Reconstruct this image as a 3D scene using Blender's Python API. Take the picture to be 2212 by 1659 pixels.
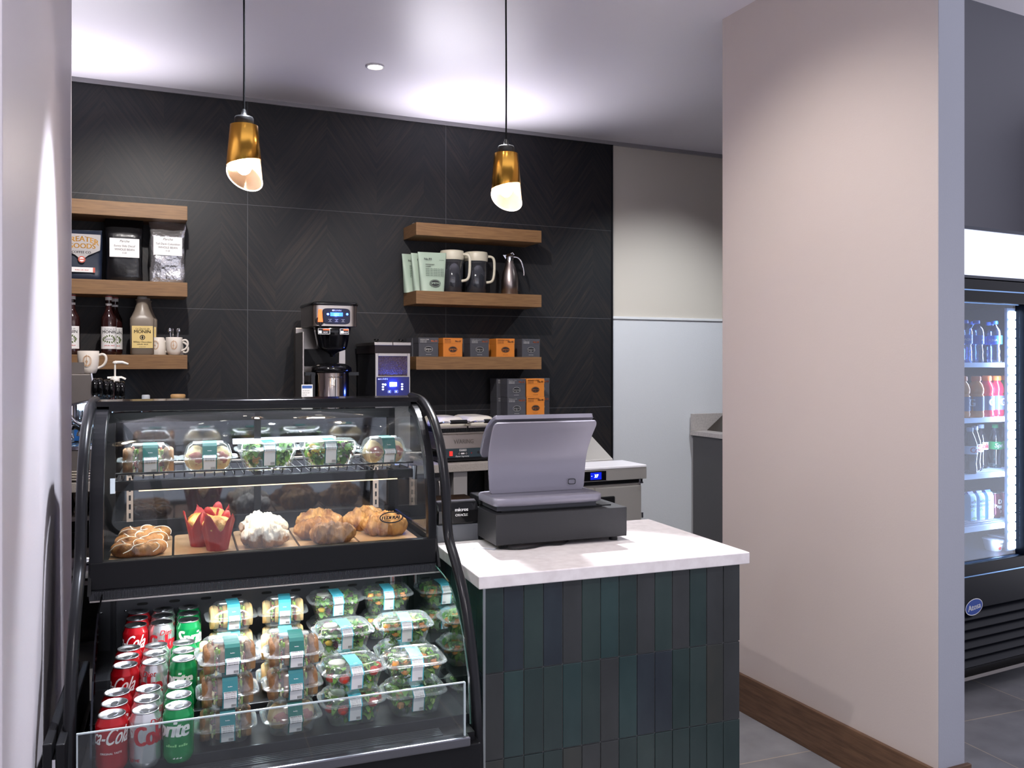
import bpy, bmesh, math, random
from mathutils import Vector, Matrix, noise
for o in list(bpy.data.objects): bpy.data.objects.remove(o, do_unlink=True)
S = bpy.context.scene
C = S.collection
PI = math.pi
R = math.radians
random.seed(7)

# ---------------------------------------------------------------- frames
class Frame:
    """plan frame: u to the right, v away from the camera, turned by deg"""
    def __init__(s, deg, ox, oy):
        s.a = R(deg); s.e1 = (math.cos(s.a), math.sin(s.a)); s.e2 = (-math.sin(s.a), math.cos(s.a)); s.o = (ox, oy)
    def w(s, u, v, z=0.0):
        return (s.o[0]+u*s.e1[0]+v*s.e2[0], s.o[1]+u*s.e1[1]+v*s.e2[1], z)
AF = Frame(24.3, 0, 5.7)            # back wall, shelves, partitions
KF = Frame(20.8, -.9075, 1.834)     # sales counter and display case
FF = Frame(28.0, 1.995, 3.86)       # drinks fridge
PF = Frame(24.3, 0, 3.12)           # pendants

# ---------------------------------------------------------------- camera, world, exposure
cam = bpy.data.objects.new('camera', bpy.data.cameras.new('camera')); C.objects.link(cam)
cam.location = (0, 0, 1.48); cam.rotation_euler = (PI/2, 0, 0)
cam.data.sensor_width = 36; cam.data.lens = 36*1900/2212
cam.data.shift_y = -44.5/2212
cam.data.clip_start = .05
S.camera = cam
S.view_settings.view_transform = 'Standard'; S.view_settings.look = 'None'
S.view_settings.exposure = 1.2; S.view_settings.gamma = 1
S.view_settings.use_curve_mapping = False
W = bpy.data.worlds.new('world'); S.world = W; W.use_nodes = True
W.node_tree.nodes['Background'].inputs[0].default_value = (.86, .88, 1.0, 1)
W.node_tree.nodes['Background'].inputs[1].default_value = 1.0
# open lobby behind: world light made brighter below eye level to lift the ceiling
_wn = W.node_tree.nodes; _wl = W.node_tree.links
_tc = _wn.new('ShaderNodeTexCoord'); _sp = _wn.new('ShaderNodeSeparateXYZ'); _rp = _wn.new('ShaderNodeValToRGB')
_ad = _wn.new('ShaderNodeMath'); _ad.operation = 'MULTIPLY_ADD'; _ad.inputs[1].default_value = .5; _ad.inputs[2].default_value = .5
_wl.new(_tc.outputs['Generated'], _sp.inputs[0]); _wl.new(_sp.outputs[2], _ad.inputs[0]); _wl.new(_ad.outputs[0], _rp.inputs[0])
_rp.color_ramp.elements[0].position = .44; _rp.color_ramp.elements[0].color = (.80, .80, .90, 1)
_rp.color_ramp.elements[1].position = .53; _rp.color_ramp.elements[1].color = (.40, .40, .47, 1)
_wl.new(_rp.outputs[0], _wn['Background'].inputs[0])

def lamp(name, kind, loc, power, color=(1, 1, 1), size=.1, target=None, spot=None, blend=.3, size_y=None, label=None):
    d = bpy.data.lights.new(name, kind); d.energy = power; d.color = color
    if kind == 'AREA':
        d.size = size
        if size_y: d.shape = 'RECTANGLE'; d.size_y = size_y
    else: d.shadow_soft_size = size
    if kind == 'SPOT': d.spot_size = R(spot); d.spot_blend = blend
    o = bpy.data.objects.new(name, d); C.objects.link(o); o.location = loc
    if target is not None:
        o.rotation_euler = (Vector(target)-Vector(loc)).to_track_quat('-Z', 'Y').to_euler()
        if kind == 'AREA' and size_y:   # lay the long side level, along the back wall or counter
            d3 = (Vector(target)-Vector(loc)).normalized(); ex = Vector((math.cos(R(22)), math.sin(R(22)), 0)); ex = (ex-d3*ex.dot(d3)).normalized(); ez = -d3; ey = ez.cross(ex)
            o.rotation_euler = Matrix((ex, ey, ez)).transposed().to_euler()
    return o
CEIL = 2.995
warm = (1, .86, .74); cool = (.86, .92, 1)
# added, unseen light lines on the two topmost shelves to brighten the ceiling (their channels are built with the shelves)
for _u, _l in ((-2.45, .85), (-.32, .78)):   # left, right
    _o = lamp('added_shelf_uplight', 'AREA', AF.w(_u, -.12, 2.328), 4 if _u < -1 else 4.5, (.93, .90, 1), _l, AF.w(_u, -.75, 3.3), size_y=.02); _o.data.spread = R(110)
# recessed downlights out of view, several added as fill (their trims are built with the ceiling); (x, y, target, power, spot, colour, blend)
DOWN = [
    (-.12, 3.50, (.24, 2.42, .91), 330, 30, (.95, .97, 1), .35),      # over the sales counter
    (-.62, 2.75, (-1.16, 2.15, .90), 210, 42, (.85, .9, 1), .5),      # beside the left wall
    (.10, 2.65, (1.16, 3.3, .95), 46, 95, (1, .94, .89), .8),
    (-1.25, 3.25, (-1.9, 4.75, 1.5), 85, 75, (1, .95, .9), .7),       # added to brighten the left shelves
    (-.35, 3.4, (-.15, 5.3, 1.3), 85, 75, (1, .95, .9), .7),          # added to brighten the right shelves                   # onto the partition
    (-.9, 1.0, (-.7, 2.6, .9), 50, 90, (1, .95, .95), .9),
    (.3, .4, (.3, 2.4, .2), 55, 90, (1, .95, .92), .9),
    (1.55, 5.0, (1.15, 5.9, 1.0), 60, 95, (.9, .95, 1), .8),          # added fill, hidden on the kitchen side
]
for i, (x, y, t, p, sp, c, bl) in enumerate(DOWN):
    lamp('downlight_lamp', 'SPOT', (x, y, CEIL-.012), p, c, .028, t, sp, bl)

# ---------------------------------------------------------------- materials
def hx(h):
    h = h.lstrip('#'); r = []
    for i in (0, 2, 4):
        c = int(h[i:i+2], 16)/255
        r.append(c/12.92 if c <= .04045 else ((c+.055)/1.055)**2.4)
    return tuple(r)+(1,)
MATS = {}
def mat(name, col='#808080', rough=.5, metal=0, emis=None, es=0, var=None, bump=None, coat=0, spec=.5, trans=0, ior=1.45, aniso=0):
    """var=(scale, second colour, factor[, stretch]); bump=(scale, strength[, stretch])"""
    if name in MATS: return MATS[name]
    m = bpy.data.materials.new(name); m.use_nodes = True; n = m.node_tree.nodes; L = m.node_tree.links
    b = n['Principled BSDF']; c = hx(col)
    b.inputs['Base Color'].default_value = c; b.inputs['Roughness'].default_value = rough
    b.inputs['Metallic'].default_value = metal; b.inputs['Coat Weight'].default_value = coat
    b.inputs['Specular IOR Level'].default_value = spec; b.inputs['Transmission Weight'].default_value = trans
    b.inputs['IOR'].default_value = ior
    if emis: b.inputs['Emission Color'].default_value = hx(emis); b.inputs['Emission Strength'].default_value = es
    def co(st):
        tc = n.new('ShaderNodeTexCoord'); mp = n.new('ShaderNodeMapping'); L.new(tc.outputs['Object'], mp.inputs[0])
        if st: mp.inputs['Scale'].default_value = st
        return mp
    if var:
        mp = co(var[3] if len(var) > 3 else None); t = n.new('ShaderNodeTexNoise'); t.inputs['Scale'].default_value = var[0]
        t.inputs['Detail'].default_value = 5; L.new(mp.outputs[0], t.inputs[0])
        rp = n.new('ShaderNodeValToRGB'); rp.color_ramp.elements[0].position = .35; rp.color_ramp.elements[1].position = .68
        rp.color_ramp.elements[0].color = c
        c2 = hx(var[1]); f = var[2]
        rp.color_ramp.elements[1].color = tuple(c[i]*(1-f)+c2[i]*f for i in range(3))+(1,)
        L.new(t.outputs[0], rp.inputs[0]); L.new(rp.outputs[0], b.inputs['Base Color'])
    if bump:
        mp = co(bump[2] if len(bump) > 2 else None); t = n.new('ShaderNodeTexNoise'); t.inputs['Scale'].default_value = bump[0]
        t.inputs['Detail'].default_value = 3; L.new(mp.outputs[0], t.inputs[0])
        bp = n.new('ShaderNodeBump'); bp.inputs['Strength'].default_value = bump[1]; bp.inputs['Distance'].default_value = .01
        L.new(t.outputs[0], bp.inputs['Height']); L.new(bp.outputs[0], b.inputs['Normal'])
    MATS[name] = m; return m
def clear(name, tint='#f4f8f8', rough=.03, ior=1.45, extra=.04, gloss='#ffffff', body=None, amount=.3):
    """thin clear plastic or glass: see-through with a Fresnel reflection"""
    if name in MATS: return MATS[name]
    m = bpy.data.materials.new(name); m.use_nodes = True; n = m.node_tree.nodes; L = m.node_tree.links
    n.remove(n['Principled BSDF']); out = n['Material Output']
    tr = n.new('ShaderNodeBsdfTransparent'); tr.inputs[0].default_value = hx(tint)
    gl = n.new('ShaderNodeBsdfGlossy'); gl.inputs['Roughness'].default_value = rough; gl.inputs[0].default_value = hx(gloss)
    fr = n.new('ShaderNodeFresnel'); ge = n.new('ShaderNodeNewGeometry'); mi = n.new('ShaderNodeMix'); mi.data_type = 'FLOAT'
    mi.inputs[2].default_value = ior; mi.inputs[3].default_value = 1/ior; L.new(ge.outputs['Backfacing'], mi.inputs[0]); L.new(mi.outputs[0], fr.inputs[0])
    ad = n.new('ShaderNodeMath'); ad.operation = 'ADD'; ad.inputs[1].default_value = extra; ad.use_clamp = True
    mx = n.new('ShaderNodeMixShader')
    L.new(fr.outputs[0], ad.inputs[0]); L.new(ad.outputs[0], mx.inputs[0]); L.new(tr.outputs[0], mx.inputs[1]); L.new(gl.outputs[0], mx.inputs[2])
    last = mx.outputs[0]
    if body:
        df = n.new('ShaderNodeBsdfDiffuse'); df.inputs[0].default_value = hx(body); m2 = n.new('ShaderNodeMixShader'); m2.inputs[0].default_value = amount
        L.new(last, m2.inputs[1]); L.new(df.outputs[0], m2.inputs[2]); last = m2.outputs[0]
    L.new(last, out.inputs[0]); MATS[name] = m; return m

# ---------------------------------------------------------------- mesh builder
TXT = {}
def text_mesh(s, slices=False):
    k = (s, slices)
    if k in TXT: return TXT[k]
    if s[0] == '~':          # print too small to read in the photo: a broken line of short strokes
        v = []; f = []; x = 0
        for w in s[1:].split():
            for i in range(int(w)):
                h = .30+.18*((i*7+int(w)) % 3 == 0); b = len(v); v += [(x, 0), (x+.34, 0), (x+.34, h), (x, h)]; f.append([b, b+1, b+2, b+3]); x += .42
            x += .3
        TXT[k] = (v, f); return TXT[k]
    cu = bpy.data.curves.new('t', 'FONT'); cu.body = s; cu.size = 1; cu.align_x = 'CENTER'; cu.resolution_u = 3
    o = bpy.data.objects.new('t', cu); me = o.to_mesh()
    bm = bmesh.new(); bm.from_mesh(me); bmesh.ops.remove_doubles(bm, verts=bm.verts, dist=1e-5)
    if slices and bm.verts:
        xs = [v.co.x for v in bm.verts]; x = min(xs)
        while x < max(xs):
            x += .12
            bmesh.ops.bisect_plane(bm, geom=bm.verts[:]+bm.edges[:]+bm.faces[:], plane_co=(x, 0, 0), plane_no=(1, 0, 0))
        for q in range(-2, 8):
            bmesh.ops.bisect_plane(bm, geom=bm.verts[:]+bm.edges[:]+bm.faces[:], plane_co=(0, q*.11, 0), plane_no=(0, 1, 0))
    bm.verts.index_update()
    r = ([(v.co.x, v.co.y) for v in bm.verts], [[v.index for v in f.verts] for f in bm.faces])
    bm.free(); o.to_mesh_clear(); bpy.data.objects.remove(o); bpy.data.curves.remove(cu)
    TXT[k] = r; return r
class M:
    def __init__(s): s.v = []; s.f = []; s.mi = []; s.sm = []
    def add(s, vs, fs, mi=0, sm=False, xf=None):
        b = len(s.v)
        s.v += [tuple(xf(*p)) for p in vs] if xf else [tuple(p) for p in vs]
        for i, f in enumerate(fs):
            s.f.append([b+q for q in f]); s.mi.append(mi if isinstance(mi, int) else mi[i]); s.sm.append(sm)
        return s
    def box(s, x0, x1, y0, y1, z0, z1, mi=0, xf=None):
        return s.add([(x0,y0,z0),(x1,y0,z0),(x1,y1,z0),(x0,y1,z0),(x0,y0,z1),(x1,y0,z1),(x1,y1,z1),(x0,y1,z1)],
                     [(0,3,2,1),(4,5,6,7),(0,1,5,4),(1,2,6,5),(2,3,7,6),(3,0,4,7)], mi, False, xf)
    def loft(s, rings, mi=0, sm=True, caps=(True, True), closed=True, xf=None):
        n = len(rings[0]); vs = [p for r in rings for p in r]; fs = []; ms = []
        for j in range(len(rings)-1):
            for i in range(n if closed else n-1):
                k = (i+1) % n
                fs.append((j*n+i, j*n+k, (j+1)*n+k, (j+1)*n+i)); ms.append(mi if isinstance(mi, int) else mi[j])
        s.add(vs, fs, ms, sm, xf)
        if closed:
            if caps[0]: s.add(rings[0], [tuple(range(n))[::-1]], ms[0], False, xf)
            if caps[1]: s.add(rings[-1], [tuple(range(n))], ms[-1], False, xf)
        return s
    def lathe(s, prof, c=(0, 0, 0), n=28, mi=0, axis='z', caps=(True, True), sm=True, xf=None):
        rings = []
        for r, h in prof:
            ring = []
            for i in range(n):
                a = 2*PI*i/n; x, y = r*math.cos(a), r*math.sin(a)
                if axis == 'z': p = (c[0]+x, c[1]+y, c[2]+h)
                elif axis == 'x': p = (c[0]+h, c[1]+x, c[2]+y)
                else: p = (c[0]+y, c[1]+h, c[2]+x)
                ring.append(p)
            rings.append(ring)
        return s.loft(rings, mi, sm, caps, True, xf)
    def cyl(s, c, r, h, mi=0, axis='z', n=24, r2=None, xf=None):
        return s.lathe([(r, 0), (r if r2 is None else r2, h)], c, n, mi, axis, xf=xf)
    def tube(s, pts, r, n=8, mi=0, flat=1.0):
        if 4 <= len(pts) <= 14:          # round the corners of short hand-laid paths
            q = [tuple(p)+((r[i] if isinstance(r, (list, tuple)) else r),) for i, p in enumerate(pts)]
            for _ in range(2):
                o = [q[0]]
                for a, b in zip(q, q[1:]): o += [tuple(x*.75+y*.25 for x, y in zip(a, b)), tuple(x*.25+y*.75 for x, y in zip(a, b))]
                q = o+[q[-1]]
            pts = [p[:3] for p in q]; r = [p[3] for p in q]
        P = [Vector(p) for p in pts]; rings = []; up = Vector((0, 0, 1)); last = None
        for i, p in enumerate(P):
            t = (P[min(i+1, len(P)-1)]-P[max(i-1, 0)]).normalized()
            if last is None:
                last = t.orthogonal().normalized()
            a = (last-t*last.dot(t)); a = a.normalized() if a.length > 1e-6 else t.orthogonal().normalized(); last = a
            b = t.cross(a); rr = r[i] if isinstance(r, (list, tuple)) else r
            rings.append([tuple(p+a*rr*math.cos(2*PI*k/n)+b*rr*flat*math.sin(2*PI*k/n)) for k in range(n)])
        return s.loft(rings, mi)
    def prism(s, poly, d0, d1, axis='x', mi=0, xf=None):
        """poly in the two other axes (x: (y,z); y: (x,z); z: (x,y))"""
        def P(a, b, d): return (d, a, b) if axis == 'x' else ((a, d, b) if axis == 'y' else (a, b, d))
        n = len(poly); vs = [P(a, b, d0) for a, b in poly]+[P(a, b, d1) for a, b in poly]
        return s.add(vs, [tuple(range(n)), tuple(range(n, 2*n))[::-1]]+[(i, i+n, (i+1) % n+n, (i+1) % n) for i in range(n)], mi, False, xf)
    def ball(s, c, r, mi=0, n=12, sc=(1, 1, 1), nz=0, seed=0, m=None):
        m = m or n//2+2; rings = []
        for j in range(1, m):
            ph = PI*j/m; ring = []
            for i in range(n):
                a = 2*PI*i/n; d = Vector((math.sin(ph)*math.cos(a), math.sin(ph)*math.sin(a), -math.cos(ph)))
                k = r*(1+(nz*noise.noise(d*1.7+Vector((seed, seed*.7, 0))) if nz else 0))
                ring.append((c[0]+d.x*k*sc[0], c[1]+d.y*k*sc[1], c[2]+d.z*k*sc[2]))
            rings.append(ring)
        return s.loft(rings, mi)
    def text(s, t, size, fn, mi=0, shear=0, bend=False, align=0, sx=1.0, bold=0):
        """fn(x, y) -> 3-D point; x to the right, y up, in metres; align 0 centre, -1 left, 1 right"""
        v, f = text_mesh(t, bend)
        if not v: return s
        x0 = min(a for a, b in v); x1 = max(a for a, b in v); off = {0: -(x0+x1)/2, -1: -x0, 1: -x1}[align]
        for dx in ([0] if not bold else [-bold, 0, bold]):
            s.add([fn(((x+off)*sx+shear*y)*size+dx*size, y*size) for x, y in v], f, mi)
        return s
    def oval(s, rx, ry, fn, mi=0, ring=None, n=28):
        o = [(rx*math.cos(2*PI*i/n), ry*math.sin(2*PI*i/n)) for i in range(n)]
        if ring is None: return s.add([fn(*p) for p in o], [tuple(range(n))], mi)
        q = [((rx-ring)*math.cos(2*PI*i/n), (ry-ring)*math.sin(2*PI*i/n)) for i in range(n)]
        return s.add([fn(*p) for p in o]+[fn(*p) for p in q], [(i, (i+1) % n, (i+1) % n+n, i+n) for i in range(n)], mi)
    def rect(s, x0, x1, y0, y1, fn, mi=0, nx=1):
        vs = []; fs = []
        for i in range(nx+1):
            x = x0+(x1-x0)*i/nx; vs += [fn(x, y0), fn(x, y1)]
        for i in range(nx): fs.append((2*i, 2*i+2, 2*i+3, 2*i+1))
        return s.add(vs, fs, mi)
    def build(s, name, mats, parent=None, loc=None, rz=0, bevel=0, seg=2):
        me = bpy.data.meshes.new(name); me.from_pydata(s.v, [], s.f)
        if not isinstance(mats, (list, tuple)): mats = [mats]
        for m in mats: me.materials.append(m)
        me.polygons.foreach_set('material_index', s.mi); me.polygons.foreach_set('use_smooth', s.sm); me.update()
        bm = bmesh.new(); bm.from_mesh(me)
        if len(bm.faces) < 60000: bmesh.ops.recalc_face_normals(bm, faces=bm.faces)
        bm.to_mesh(me); bm.free()
        o = bpy.data.objects.new(name, me); C.objects.link(o)
        if parent: o.parent = parent
        if loc: o.location = loc
        if rz: o.rotation_euler = (0, 0, rz)
        if bevel:
            b = o.modifiers.new('bevel', 'BEVEL'); b.width = bevel; b.segments = seg; b.limit_method = 'ANGLE'; b.angle_limit = R(40)
        return o
def rr(w, d, z, r=.3, n=28, rip=0, k=0):
    """rounded rectangle ring (superellipse)"""
    out = []
    for i in range(n):
        a = 2*PI*(i+.5)/n; c, s_ = math.cos(a), math.sin(a); e = r
        q = 1+(rip*math.cos(k*a) if rip else 0)
        out.append((math.copysign(abs(c)**e, c)*w/2*q, math.copysign(abs(s_)**e, s_)*d/2*q, z))
    return out
def thing(name, label, cat, F, u, v, z, rot=0, group=None):
    o = bpy.data.objects.new(name, None); C.objects.link(o); o.empty_display_size = .05
    o.location = F.w(u, v, z); o.rotation_euler = (0, 0, F.a+R(rot))
    o['label'] = label; o['category'] = cat
    if group: o['group'] = group
    return o
def tag(o, label, cat, group=None):
    o['label'] = label; o['category'] = cat
    if group: o['group'] = group
    return o
def struct(name, m, mats, F=None, bevel=0):
    o = m.build(name, mats, bevel=bevel)
    if F: o.location = (F.o[0], F.o[1], 0); o.rotation_euler = (0, 0, F.a)
    o['kind'] = 'structure'; return o
KIDS = {}
def kids(o): return [c for c in bpy.data.objects if c.parent == o]
def dup(root, F, u, v, z, rot=0, label=None, group=None):
    def cp(o, par):
        c = o.copy(); C.objects.link(c); c.parent = par
        if o.name not in KIDS: KIDS[o.name] = kids(o)
        for k in KIDS[o.name]: cp(k, c)
        return c
    r = cp(root, None); r.location = F.w(u, v, z); r.rotation_euler = (0, 0, F.a+R(rot))
    if label: r['label'] = label
    if group: r['group'] = group
    return r
class Kind:
    """first use places the built thing itself, later uses copy it"""
    def __init__(s, make): s.make = make; s.root = None
    def put(s, F, u, v, z, rot=0, label=None, group=None):
        if s.root is None:
            s.root = s.make(); r = s.root; r.location = F.w(u, v, z); r.rotation_euler = (0, 0, F.a+R(rot))
            if label: r['label'] = label
            if group: r['group'] = group
            return r
        return dup(s.root, F, u, v, z, rot, label, group)
def front(y, x=0, z=0): return lambda a, b: (x+a, y, z+b)          # a vertical face looking towards -y
def cylf(r, ang=0, z=0): return lambda a, b: (r*math.sin(a/r+ang), -r*math.cos(a/r+ang), z+b)

# common materials
black = mat('black_powder_coat', '#121215', .42, spec=.22)
blackg = mat('black_gloss', '#0a0a0c', .12, coat=.15, spec=.35)
blackp = mat('black_plastic', '#151517', .45, spec=.3)
steel = mat('brushed_steel', '#b9b2ac', .28, 1, bump=(60, .05, (1, 1, 30)))
chrome = mat('chrome', '#d8d8dc', .08, 1)
white = mat('white_gloss', '#ece8e2', .2)
paper = mat('label_paper', '#e6e4e4', .6)
ink = mat('dark_ink', '#1c1c20', .6)
oak = mat('shelf_oak', '#836240', .5, var=(9, '#694b31', .8, (1.2, 1.2, 22)), bump=(30, .06, (1, 1, 30)))
clearr = clear('clear_plastic_rim', '#eef4f4', .12, 1.5, .14, body='#eef4f6', amount=.12)  # rim whitened: its bright edge glint is put into the colour
clearp = clear('clear_plastic', '#f3f7f7', .10, 1.5, .07, body='#dfe8ea', amount=.05)
# ================================================================ the room
def dark_tile():
    m = bpy.data.materials.new('dark_chevron_tile'); m.use_nodes = True; n = m.node_tree.nodes; L = m.node_tree.links
    b = n['Principled BSDF']; b.inputs['Roughness'].default_value = .48; b.inputs['Specular IOR Level'].default_value = .3
    tc = n.new('ShaderNodeTexCoord'); sp = n.new('ShaderNodeSeparateXYZ'); L.new(tc.outputs['Object'], sp.inputs[0])
    def mt(op, a, c=None, **k):
        q = n.new('ShaderNodeMath'); q.operation = op
        for i, v in enumerate((a, c)):
            if v is None: continue
            if isinstance(v, (int, float)): q.inputs[i].default_value = v
            else: L.new(v, q.inputs[i])
        return q.outputs[0]
    X, Z = sp.outputs[0], sp.outputs[2]
    pp = mt('PINGPONG', X, .30); w = mt('ADD', Z, mt('MULTIPLY', pp, 1.35))
    row = mt('FLOOR', mt('DIVIDE', w, .19)); colm = mt('FLOOR', mt('DIVIDE', X, .30))
    cb = n.new('ShaderNodeCombineXYZ'); L.new(row, cb.inputs[0]); L.new(colm, cb.inputs[1])
    wn = n.new('ShaderNodeTexWhiteNoise'); L.new(cb.outputs[0], wn.inputs[0])
    cb2 = n.new('ShaderNodeCombineXYZ'); L.new(mt('MULTIPLY', X, 3.0), cb2.inputs[0]); L.new(mt('MULTIPLY', w, 26.0), cb2.inputs[2]); L.new(wn.outputs[0], cb2.inputs[1])
    ns = n.new('ShaderNodeTexNoise'); ns.inputs['Scale'].default_value = 1.6; ns.inputs['Detail'].default_value = 8; ns.inputs['Roughness'].default_value = .65; ns.inputs['Distortion'].default_value = .6
    L.new(cb2.outputs[0], ns.inputs[0])
    n2 = n.new('ShaderNodeTexNoise'); n2.inputs['Scale'].default_value = 1.7; L.new(tc.outputs['Object'], n2.inputs[0])
    r1 = n.new('ShaderNodeValToRGB'); r1.color_ramp.elements[0].color = hx('#1b1c21'); r1.color_ramp.elements[1].color = hx('#3d352f')
    r1.color_ramp.elements[0].position = .42; r1.color_ramp.elements[1].position = .75
    L.new(ns.outputs[0], r1.inputs[0])
    mx = n.new('ShaderNodeMixRGB'); mx.inputs[2].default_value = hx('#1a1b1f')
    L.new(mt('MULTIPLY', mt('ADD', wn.outputs[0], n2.outputs[0]), .5), mx.inputs[0]); L.new(r1.outputs[0], mx.inputs[1])
    # grout lines every 0.6 m up and every 1.2 m across
    gz = mt('LESS_THAN', mt('ABSOLUTE', mt('SUBTRACT', mt('PINGPONG', mt('SUBTRACT', Z, 2.385), .3), 0)), .0013)
    gx = mt('LESS_THAN', mt('PINGPONG', mt('ADD', X, 1.655), .6), .0013)
    g = mt('MAXIMUM', gz, gx); m2 = n.new('ShaderNodeMixRGB'); m2.inputs[2].default_value = hx('#55555a')
    L.new(g, m2.inputs[0]); L.new(mx.outputs[0], m2.inputs[1]); L.new(m2.outputs[0], b.inputs['Base Color'])
    bp = n.new('ShaderNodeBump'); bp.inputs['Strength'].default_value = .12; bp.inputs['Distance'].default_value = .004
    L.new(ns.outputs[0], bp.inputs['Height']); L.new(bp.outputs[0], b.inputs['Normal'])
    return m
def floor_mat():
    m = bpy.data.materials.new('grey_floor_tile'); m.use_nodes = True; n = m.node_tree.nodes; L = m.node_tree.links
    b = n['Principled BSDF']; b.inputs['Roughness'].default_value = .35
    tc = n.new('ShaderNodeTexCoord'); mp = n.new('ShaderNodeMapping'); L.new(tc.outputs['Object'], mp.inputs[0])
    # tiles run away from the camera: turn so the brick rows follow v
    mp.inputs['Rotation'].default_value = (0, 0, R(90)); mp.inputs['Location'].default_value = (-.50+1.2, 2.33, 0)
    br = n.new('ShaderNodeTexBrick'); L.new(mp.outputs[0], br.inputs[0])
    br.inputs['Scale'].default_value = 1; br.inputs['Brick Width'].default_value = 1.2; br.inputs['Row Height'].default_value = .6
    br.inputs['Mortar Size'].default_value = .0025; br.inputs['Mortar Smooth'].default_value = 0; br.offset = .35
    br.inputs['Color1'].default_value = hx('#8a8b8e'); br.inputs['Color2'].default_value = hx('#7c7b7d'); br.inputs['Mortar'].default_value = hx('#b5a897')
    ns = n.new('ShaderNodeTexNoise'); ns.inputs['Scale'].default_value = 6; ns.inputs['Detail'].default_value = 8; L.new(tc.outputs['Object'], ns.inputs[0])
    mx = n.new('ShaderNodeMixRGB'); mx.blend_type = 'OVERLAY'; mx.inputs[0].default_value = .5
    L.new(br.outputs[0], mx.inputs[1]); L.new(ns.outputs[0], mx.inputs[2]); L.new(mx.outputs[0], b.inputs['Base Color'])
    return m
paint = mat('wall_paint', '#c2b6b0', .55, bump=(160, .04))
paintc = mat('ceiling_paint', '#e2dee4', .38, bump=(120, .03))
ptop = mat('warm_wall_paint', '#c9c2b8', .6)
frp = mat('pebbled_panel', '#d5d7dc', .35, bump=(220, .18))
slate = mat('dark_grey_paint', '#55555d', .6)
struct('floor', M().box(-3, 6, -5, 6, -.1, 0), floor_mat(), KF)
struct('ceiling', M().box(-4.2, .15, -5.7, 1.2, CEIL, 3.6).box(.15, .96, -2.165, -1.52, CEIL, 3.6).box(.15, 3.6, -1.52, 1.2, CEIL, 3.6), paintc, AF)
struct('ceiling', M().box(.15, 4.5, -5.7, -1.4, 3.6, 3.7), paintc, AF)
struct('wall_back', M().box(-3.3, .749, 0, .12, 0, 2.972), dark_tile(), AF)
struct('wall_back_right', M().box(.749, 2.9, .012, .12, 1.80, CEIL, 0).box(.749, 2.9, .008, .12, 0, 1.80, 1), [ptop, frp], AF)
struct('trim_1', M().box(.749, 2.9, -.004, .012, 1.785, 1.802), mat('trim_white', '#dcdde0', .3), AF, .002)
struct('trim_2', M().box(-3.3, 2.9, -.012, .012, 2.972, CEIL), mat('ceiling_channel', '#8d8a8e', .35), AF)
struct('trim_3', M().box(.743, .755, -.006, .012, 0, 2.972), mat('edge_trim_dark', '#2a2a2e', .3, .6), AF)
struct('wall_left', M().box(-2.66, -2.50, -3.67, -1.34, 0, CEIL), mat('lavender_wall_paint', '#c6bfc5', .5, bump=(160, .04)), AF, .004)
struct('wall_left_rear', M().box(-3.42, -3.3, -3.67, .12, 0, CEIL), paint, AF)
struct('wall_left_return', M().box(-3.3, -2.66, -3.67, -3.55, 0, CEIL), paint, AF)
pr = struct('wall_right', M().box(.092, .212, -3.161, -2.045, 0, 3.6), paint, AF, .004)
struct('wall_right_return', M().box(.212, .96, -2.165, -2.045, 0, 3.6).box(.86, .96, -2.165, -1.6, 0, 3.6), paint, AF)
struct('wall_right_rear', M().box(-.50, 2.6, .80, .90, 0, 3.6), slate, FF)
struct('wall_kitchen_right', M().box(2.9, 3.0, -2.0, .12, 0, CEIL), ptop, AF)
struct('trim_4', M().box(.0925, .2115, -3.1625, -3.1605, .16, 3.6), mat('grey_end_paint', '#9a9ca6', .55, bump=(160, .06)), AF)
oakb = mat('baseboard_oak', '#6a4f3b', .45, var=(7, '#4c3728', .9, (1, 1.2, 14)), bump=(30, .05, (1, 1, 30)))
oakt = mat('baseboard_oak_edge', '#8b6a4e', .45)
struct('baseboard_right', M().box(.076, .092, -3.177, -2.045, 0, .16).box(.092, .228, -3.177, -3.161, 0, .16), oakb, AF, .002)
# ceiling fittings
ring = mat('downlight_trim', '#e4e2e4', .3); dif = mat('downlight_lens', '#ffffff', .3, emis='#fff4e6', es=9)
def downlight():
    t = thing('recessed_downlight', 'round white recessed downlight glowing in ceiling above dark tile wall', 'ceiling light', AF, 0, 0, 0)
    M().lathe([(.046, 0), (.048, -.004), (.040, -.006), (.036, .0), (.034, .003)], n=36, caps=(False, False)).build('trim_ring', ring, t)
    M().cyl((0, 0, -.0005), .0345, .001, n=36).build('lens', dif, t)
    return t
DL = Kind(downlight)
DL.put(AF, -1.135, -.82, CEIL-.001)
for i, (x, y, tt, p, sp, c, bl) in enumerate(DOWN):
    F0 = Frame(0, x, y)
    DL.put(F0, 0, 0, CEIL-.001, 0, 'round recessed downlight out of view overhead, ' + ['above the sales counter', 'over the left end of the case', 'in front of the partition', 'facing the left shelves', 'facing the right shelves', 'above the display case', 'above the lobby floor', 'above the prep area'][i], 'overhead downlights')
def vent():
    t = thing('ceiling_vent', 'white slotted air vent in the ceiling near upper left corner', 'vent', Frame(24.3, -.93, 2.24), 0, .0, CEIL)
    m = M()
    for i in range(9): m.box(-.14, .14, -.066+i*.016, -.057+i*.016, -.006, 0)
    m.build('slats', ring, t); M().box(-.16, .16, -.08, .08, -.004, 0).build('frame', mat('vent_frame', '#bdb8c0', .4), t)
    return t
vent()

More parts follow.
